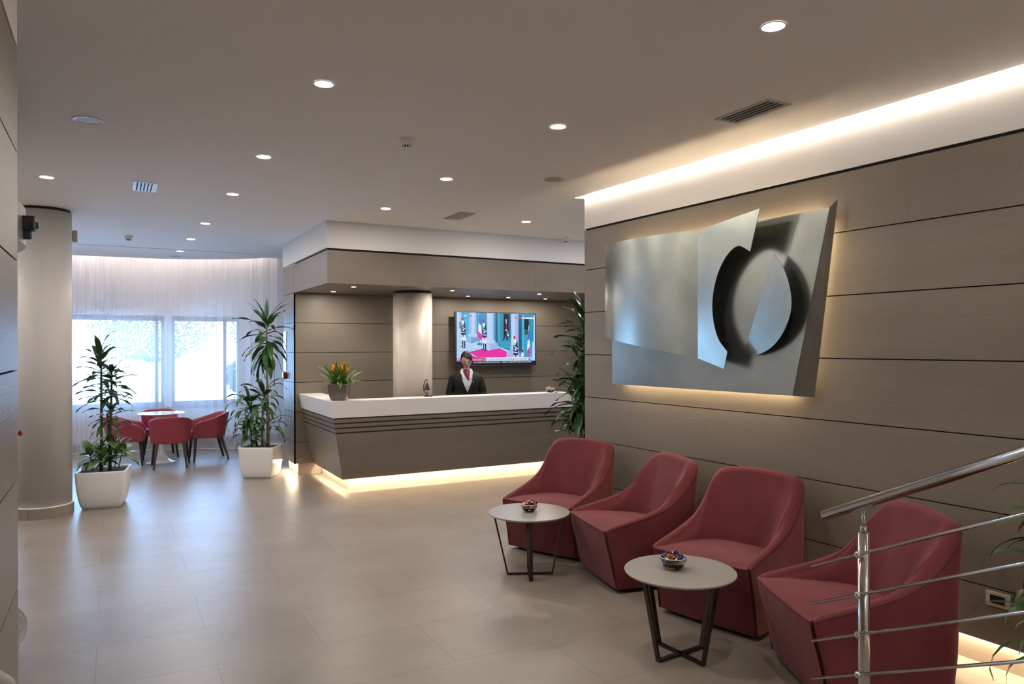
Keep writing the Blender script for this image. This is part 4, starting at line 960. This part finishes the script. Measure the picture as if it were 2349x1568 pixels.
# ------------------------------------------------------------------ small wall items
b = MB(); b.box(-.004, .012, -.045, .045, -.045, .045); b.box(-.03, -.004, -.04, .04, -.04, .04)
o = thing('fire_call_point', 'small red fire alarm call point on the side of the oak pier', 'alarm', (XS, 10.26, 1.30))
b = MB(); b.box(-.045, .0, -.05, .05, -.045, .045); b.build('housing', mat('red_housing', (.42, .02, .018), .35), o, bevel=.004)
b = MB(); b.box(-.047, -.045, -.03, .03, -.02, .02); b.build('glass', M_trim, o)
M_sign = mat('translucent_sign', (.50, .60, .68), .15)
for z0, z1, s_ in ((1.64, 1.90, 'upper pale sign plate on the side of the oak pier'), (1.36, 1.60, 'lower pale sign plate on the side of the oak pier, above the red call point')):
    o = thing('sign_plate', s_, 'sign', (XS, 10.30, (z0+z1)/2)); h2 = (z1-z0)/2
    b = MB(); b.box(-.008, 0, -.08, .10, -h2, h2); b.build('panel', M_sign, o, bevel=.002)
sk = thing('wall_socket', 'cream wall socket plate with black insert low on the oak wall', 'socket', RW(2.095, 0, .387)); sk.rotation_euler = (0, 0, -ra*-1)
sk.rotation_euler = (0, 0, 0)
b = MB()
def WP(s_, off, z): return Wd*s_+Wn*off+Vector((0, 0, z))
def wbox(b, s0, s1, o0, o1, z0, z1): b.hexa([WP(s0, o0, z0), WP(s1, o0, z0), WP(s1, o1, z0), WP(s0, o1, z0)], [WP(s0, o0, z1), WP(s1, o0, z1), WP(s1, o1, z1), WP(s0, o1, z1)])
wbox(b, -.058, .058, 0, .008, -.038, .038); b.build('plate', mat('cream_plate', (.50, .45, .38), .4), sk, bevel=.003)
b = MB(); wbox(b, -.035, .035, .008, .011, -.021, .021); b.build('insert', M_black, sk)
b = MB(); b.box(-.02, .02, -.008, 0, -.03, .03)
tag(b.build('wall_outlet', M_trim, bevel=.002, loc=(1.888, YW, .225)), 'small white outlet on the window wall seen through the curtain', 'outlet')

# ------------------------------------------------------------------ receptionist
pr_ = thing('person', 'woman in black jacket, white shirt, burgundy scarf and glasses, head bowed behind the desk', 'person', (4.245, 9.06, 0), R_(-23))
M_skin = mat('skin', (.62, .36, .26), .5); M_jk = noisy('black_wool', (.004, .004, .0045), (.007, .0065, .0065), 30, .8); M_sh = mat('white_shirt', (.55, .56, .60), .7)
M_hair = mat('dark_hair', (.010, .006, .005), .5); M_scarf = mat('burgundy_scarf', (.16, .012, .05), .55)
# body skeleton
J = {}; vts = []; ed = []; rad = []
def jt(p, r_, par=None):
    vts.append(p); rad.append(r_); i = len(vts)-1
    if par is not None: ed.append((par, i))
    return i
pel = jt((0, .02, .90), .13); wa = jt((0, .01, 1.06), .105, pel); ch = jt((0, 0, 1.21), .125, wa); nb_ = jt((0, .005, 1.335), .045, ch); nk = jt((0, -.012, 1.40), .038, nb_)
for sx in (-1, 1):
    hp_ = jt((sx*.085, .02, .84), .085, pel); kn = jt((sx*.095, .0, .47), .055, hp_); an_ = jt((sx*.10, .03, .09), .038, kn); ft = jt((sx*.11, -.10, .035), .032, an_)
    sh_ = jt((sx*.165, .01, 1.270), .042, ch); elb = jt((sx*.226, .025, 1.04), .030, sh_); wr = jt((sx*.15, -.20, .80), .022, elb); pm_ = jt((sx*.135, -.27, .765), .024, wr)
    for k_, (fx, fl) in enumerate(((-.03, .065), (-.01, .078), (.01, .075), (.028, .06))):
        a_ = jt((sx*.135+fx, -.30, .762), .010, pm_); b1 = jt((sx*.135+fx*1.2, -.30-fl*.6, .758), .0085, a_); jt((sx*.135+fx*1.2, -.30-fl, .744), .0075, b1)
    t1 = jt((sx*.135-sx*.035, -.255, .76), .010, pm_); jt((sx*.135-sx*.055, -.29, .75), .009, t1)
me = bpy.data.meshes.new('sk'); me.from_pydata(vts, ed, []); so = bpy.data.objects.new('sk', me); col.objects.link(so)
so.modifiers.new('skin', 'SKIN'); sk_l = me.skin_vertices[0].data if me.skin_vertices else None
if sk_l is None:
    bm = bmesh.new(); bm.from_mesh(me); bm.verts.layers.skin.verify(); bm.to_mesh(me); bm.free(); sk_l = me.skin_vertices[0].data
for i, r_ in enumerate(rad): sk_l[i].radius = (r_, r_*(.8 if i < 4 else 1)); sk_l[i].use_root = (i == 0)
s2 = so.modifiers.new('sub', 'SUBSURF'); s2.levels = 2
bpy.context.view_layer.update(); dg = bpy.context.evaluated_depsgraph_get(); bme = bpy.data.meshes.new_from_object(so.evaluated_get(dg)); bpy.data.objects.remove(so)
# head
HC = Vector((0, -.072, 1.510)); HT = Matrix.Translation(HC)@Matrix.Rotation(R_(24), 4, 'X')@Matrix.Rotation(R_(-4), 4, 'Y')
def headpt(th, ph, k_=1.0, face=True):
    # th azimuth (0 = forward -Y), ph elevation
    x = math.sin(th)*math.cos(ph); y = -math.cos(th)*math.cos(ph); z = math.sin(ph)
    X = x*.076; Y = y*.094; Z_ = z*.116
    if z < 0: X *= 1-.38*(-z)**1.3; Y *= (1-.10*(-z)) if y < 0 else (1-.45*(-z))
    if face and y < 0:
        g = lambda a, b_, sa, sb: math.exp(-((X-a)/sa)**2-((Z_-b_)/sb)**2)
        Y -= .020*g(0, -.020, .010, .016)+.010*g(0, .0, .007, .02)
        Y += .008*g(.031, .005, .016, .011)+.008*g(-.031, .005, .016, .011)
        Y -= .006*g(0, -.053, .020, .006)+.004*g(0, -.064, .016, .005)+.007*g(0, -.095, .02, .015); Y -= .004*g(.03, .022, .02, .006)+.004*g(-.03, .022, .02, .006)
        Y -= .003*g(.04, -.03, .02, .02)+.003*g(-.04, -.03, .02, .02)
    return Vector((X*k_, Y*k_, Z_*k_))
hb = MB(); rws = []
for i in range(49):
    ph = -PI/2+PI*i/48; rws.append([HT@headpt(2*PI*j/72, ph) for j in range(72)])
hb.grid(rws, 0, True, False, True); 
for sx in (-1, 1): hb.lathe([(0, -.028), (.012, -.02), (.016, .0), (.012, .022), (0, .028)], 10, T=HT@Matrix.Translation((sx*.075, .008, -.01))@Matrix.Diagonal((.45, 1, 1, 1)))
hb.tube([HT@Vector((0, .035, -.05)), Vector((0, -.005, 1.36))], [.042, .040], 14)
bo = hb.build('tmp', M_skin); bm = bmesh.new(); bm.from_mesh(bo.data); bm.from_mesh(bme); bpy.data.objects.remove(bo)
me = bpy.data.meshes.new('body'); bm.to_mesh(me); bm.free(); to = bpy.data.objects.new('tmp', me); col.objects.link(to)
r_ = to.modifiers.new('rm', 'REMESH'); r_.mode = 'VOXEL'; r_.voxel_size = .005; r_.use_smooth_shade = True
bpy.context.view_layer.update(); dg = bpy.context.evaluated_depsgraph_get(); me2 = bpy.data.meshes.new_from_object(to.evaluated_get(dg)); bpy.data.objects.remove(to)
me2.materials.clear(); me2.materials.append(M_skin); body = bpy.data.objects.new('body', me2); col.objects.link(body); body.parent = pr_
for p in me2.polygons: p.use_smooth = True
# hair: skull cap with side parting, fringe and bun
b = MB(); rws = []
for i in range(33):
    r0 = []
    for j in range(64):
        th = 2*PI*j/64; c_ = math.cos(th); sgn = math.sin(th)
        fr = max(0, c_)  # front lower limit of hair
        lim = (-.75 if c_ < -.1 else -.75+(1.32+.0)*min(1, (c_+.1)/.65)) 
        if c_ > .2: lim += .10*math.sin(th*1)*-1*(1 if sgn < 0 else 2.0)*.9
        lim = max(-.85, lim); ph = lim+(PI/2-lim)*i/32
        k_ = 1.085 if i > 1 else 1.02
        p = headpt(th, ph, 1, False); p = Vector((p.x*k_, p.y*(k_+.02), p.z*k_ if p.z > 0 else p.z)); p.z += .004
        if abs(p.x+.028) < .004 and p.y < .02 and p.z > .06: p *= .965
        r0.append(HT@p)
    rws.append(r0)
b.grid(rws, 0, True, False, True); b.lathe([(0, -.04), (.025, -.033), (.038, 0), (.025, .033), (0, .04)], 16, T=HT@Matrix.Translation((0, .11, .0)))
# fringe sweep to the viewer's right
fr_ = []
for i in range(9):
    u = i/8; a0 = HT@Vector((-.030+.10*u, -.070-.022*math.sin(PI*u)+.045*u*u, .112-.045*u-.035*u*u)); a1 = HT@Vector((-.018+.098*u, -.101+.055*u*u, .083-.05*u-.045*u*u)); fr_.append([a0, (a0+a1)/2+Vector((0, -.012, .004)), a1])
b.grid(fr_, 0, True)
b.build('hair', M_hair, pr_)
# face details
def ell3(b, c_, r3, n=12):
    b.lathe([(0, -1)]+[(math.cos(-PI/2+PI*k_/8), math.sin(-PI/2+PI*k_/8)) for k_ in range(1, 8)]+[(0, 1)], n, T=HT@Matrix.Translation(c_)@Matrix.Diagonal((*r3, 1)))
b = MB(); ell3(b, (0, -.0905, -.0555), (.021, .006, .0040)); ell3(b, (0, -.0885, -.0640), (.016, .006, .0042)); b.build('lips', mat('lip_colour', (.38, .12, .11), .5), pr_)
b = MB(); ell3(b, (.031, -.078, .004), (.013, .007, .006)); ell3(b, (-.031, -.078, .004), (.013, .007, .006)); b.build('eyes', mat('eye_dark', (.03, .02, .02), .2), pr_)
b = MB(); ell3(b, (.032, -.087, .026), (.018, .004, .0028)); ell3(b, (-.032, -.087, .026), (.018, .004, .0028)); b.build('eyebrows', M_hair, pr_)
gl = MB(); ln = MB()
for sx in (-1, 1):
    pts = [HT@Vector((sx*.033+.024*math.cos(a), -.101+.010*abs(math.cos(a)*.5+sx*.5)**2*sx*0, .003+.014*math.sin(a))) for a in [2*PI*k_/24 for k_ in range(25)]]
    gl.tube(pts, .0014, 6); ln.add(pts[:-1], [tuple(range(24))]); gl.tube([HT@Vector((sx*.057, -.101, .006)), HT@Vector((sx*.077, -.06, .006)), HT@Vector((sx*.079, .01, .004))], .0014, 6)
gl.tube([HT@Vector((-.009, -.102, .006)), HT@Vector((0, -.104, .009)), HT@Vector((.009, -.102, .006))], .0013, 6)
go = gl.build('glasses', M_steel2, pr_); ln.build('lens', mat('blue_reflecting_lens', (.10, .30, .50), .08, .0, 1.0, coat=1), go, fix=False)
# shirt, jacket, sleeves, trousers, scarf
def sring(z, a, b_, y, th0, th1, n=40, p_=2.4):
    out = []
    for i in range(n+1):
        th = th0+(th1-th0)*i/n; s_, c_ = math.sin(th), -math.cos(th)
        out.append(Vector((math.copysign(abs(s_)**(2/p_), s_)*a, y+math.copysign(abs(c_)**(2/p_), c_)*b_, z)))
    return out
tors = [(.80, .190, .135, .02), (.90, .183, .130, .015), (1.0, .165, .118, .01), (1.08, .158, .115, .0), (1.16, .178, .122, -.005), (1.23, .195, .118, -.002), (1.285, .195, .100, .004), (1.325, .155, .082, .008), (1.355, .095, .068, .008), (1.385, .066, .060, .005)]
def tz(z):
    for (z0, *a), (z1, *b_) in zip(tors[:-1], tors[1:]):
        if z <= z1: u = max(0, (z-z0)/(z1-z0)); return [p+(q-p)*u for p, q in zip(a, b_)]
    return list(tors[-1][1:])
b = MB(); b.grid([sring(z, *[v_*.955 if i < 2 else v_ for i, v_ in enumerate(tz(z))], -PI, PI) for z in [.95+.44*k_/22 for k_ in range(23)]], 0, True); 
b.build('shirt', M_sh, pr_)
b = MB(); rws = []
zs = [.80+(1.375-.80)*k_/34 for k_ in range(35)]
for z in zs:
    op = 0.002 if z < 1.075 else .002+.36*min(1, (z-1.075)/.22)**.9
    a, e, y = tz(z); rws.append(sring(z, a*1.02, e*1.05, y, op+.04, 2*PI-op+.04, 56))
b.grid(rws, 0, True)
# lapels
for sx in (-1, 1):
    lp = []
    for k_ in range(12):
        z = 1.085+.25*k_/11; op = .002+.36*min(1, (z-1.075)/.22)**.9; a, e, y = tz(z); wdp = .30*math.sin(PI*min(1, .12+k_/12))**.7
        q = []
        for m_ in range(4):
            th = sx*(op+wdp*m_/3)+.04; s_, c_ = math.sin(th), -math.cos(th); q.append(Vector((math.copysign(abs(s_)**(2/2.4), s_)*a*1.05, y+math.copysign(abs(c_)**(2/2.4), c_)*e*1.05-.008, z)))
        lp.append(q)
    b.grid(lp, 0, True)
b.build('jacket', M_jk, pr_)
for sx in (-1, 1):
    b = MB(); pts = catmull([(sx*.10, .01, 1.305), (sx*.170, .01, 1.262), (sx*.202, .018, 1.16), (sx*.226, .028, 1.04), (sx*.194, -.08, .92), (sx*.152, -.195, .81)], 5)
    n_ = len(pts); b.tube(pts, [interp([(0, .012), (.10, .040), (.2, .058), (.5, .056), (.68, .056), (.85, .048), (1, .036)], i/(n_-1)) for i in range(n_)], 18); b.build('sleeve', M_jk, pr_)
b = MB(); b.grid([sring(z, a, e, y, -PI, PI, 36) for z, a, e, y in ((.92, .178, .125, .015), (.82, .185, .13, .02), (.75, .185, .125, .02))], 0, True)
for sx in (-1, 1): b.tube([(sx*.085, .02, .84), (sx*.095, .0, .47), (sx*.10, .03, .08)], [.092, .066, .055], 20)
b.build('trousers', M_jk, pr_)
b = MB()
for sx in (-1, 1): b.lathe([(0, -1), (.7, -.7), (1, 0), (.7, .7), (0, 1)], 14, T=Matrix.Translation((sx*.11, -.05, .035))@Matrix.Diagonal((.045, .12, .038, 1)))
b.build('shoes', M_black, pr_)
b = MB(); b.grid([sring(z, a, e, y, -PI, PI, 30, 2) for z, a, e, y in ((1.325, .060, .066, -.008), (1.340, .072, .076, -.008), (1.358, .068, .070, -.010), (1.376, .058, .058, -.012), (1.382, .046, .048, -.012))], 0, True)
sf = [(0, -.078, 1.368, .034), (.004, -.100, 1.340, .040), (.012, -.118, 1.305, .036), (.02, -.126, 1.265, .024), (.026, -.130, 1.235, .008)]
b.grid([[Vector((x-w_, y+.015, z)), Vector((x-w_/2, y, z+.002)), Vector((x, y-.004, z)), Vector((x+w_/2, y, z)), Vector((x+w_, y+.015, z))] for x, y, z, w_ in sf], 0, True)
b.build('scarf', M_scarf, pr_)
b = MB()
for sx in (-1, 1):
    b.grid([[Vector((sx*(.045+.0*k_), -.07, 1.375)), Vector((sx*.075, -.045, 1.385))], [Vector((sx*.045, -.10, 1.325)), Vector((sx*.085, -.095, 1.335))], [Vector((sx*.022+.01, -.128, 1.25)), Vector((sx*.062+.01, -.120, 1.275))]], 0, False)
b.build('shirt_collar', M_sh, pr_, fix=False)
b = MB(); b.lathe([(0, -.004), (.011, -.003), (.011, .003), (0, .004)], 16, T=Matrix.Translation((.085, -.125, 1.215))@Matrix.Rotation(PI/2, 4, 'X')); b.build('brooch', mat('gold_pin', (.8, .6, .15), .25, 1), pr_)
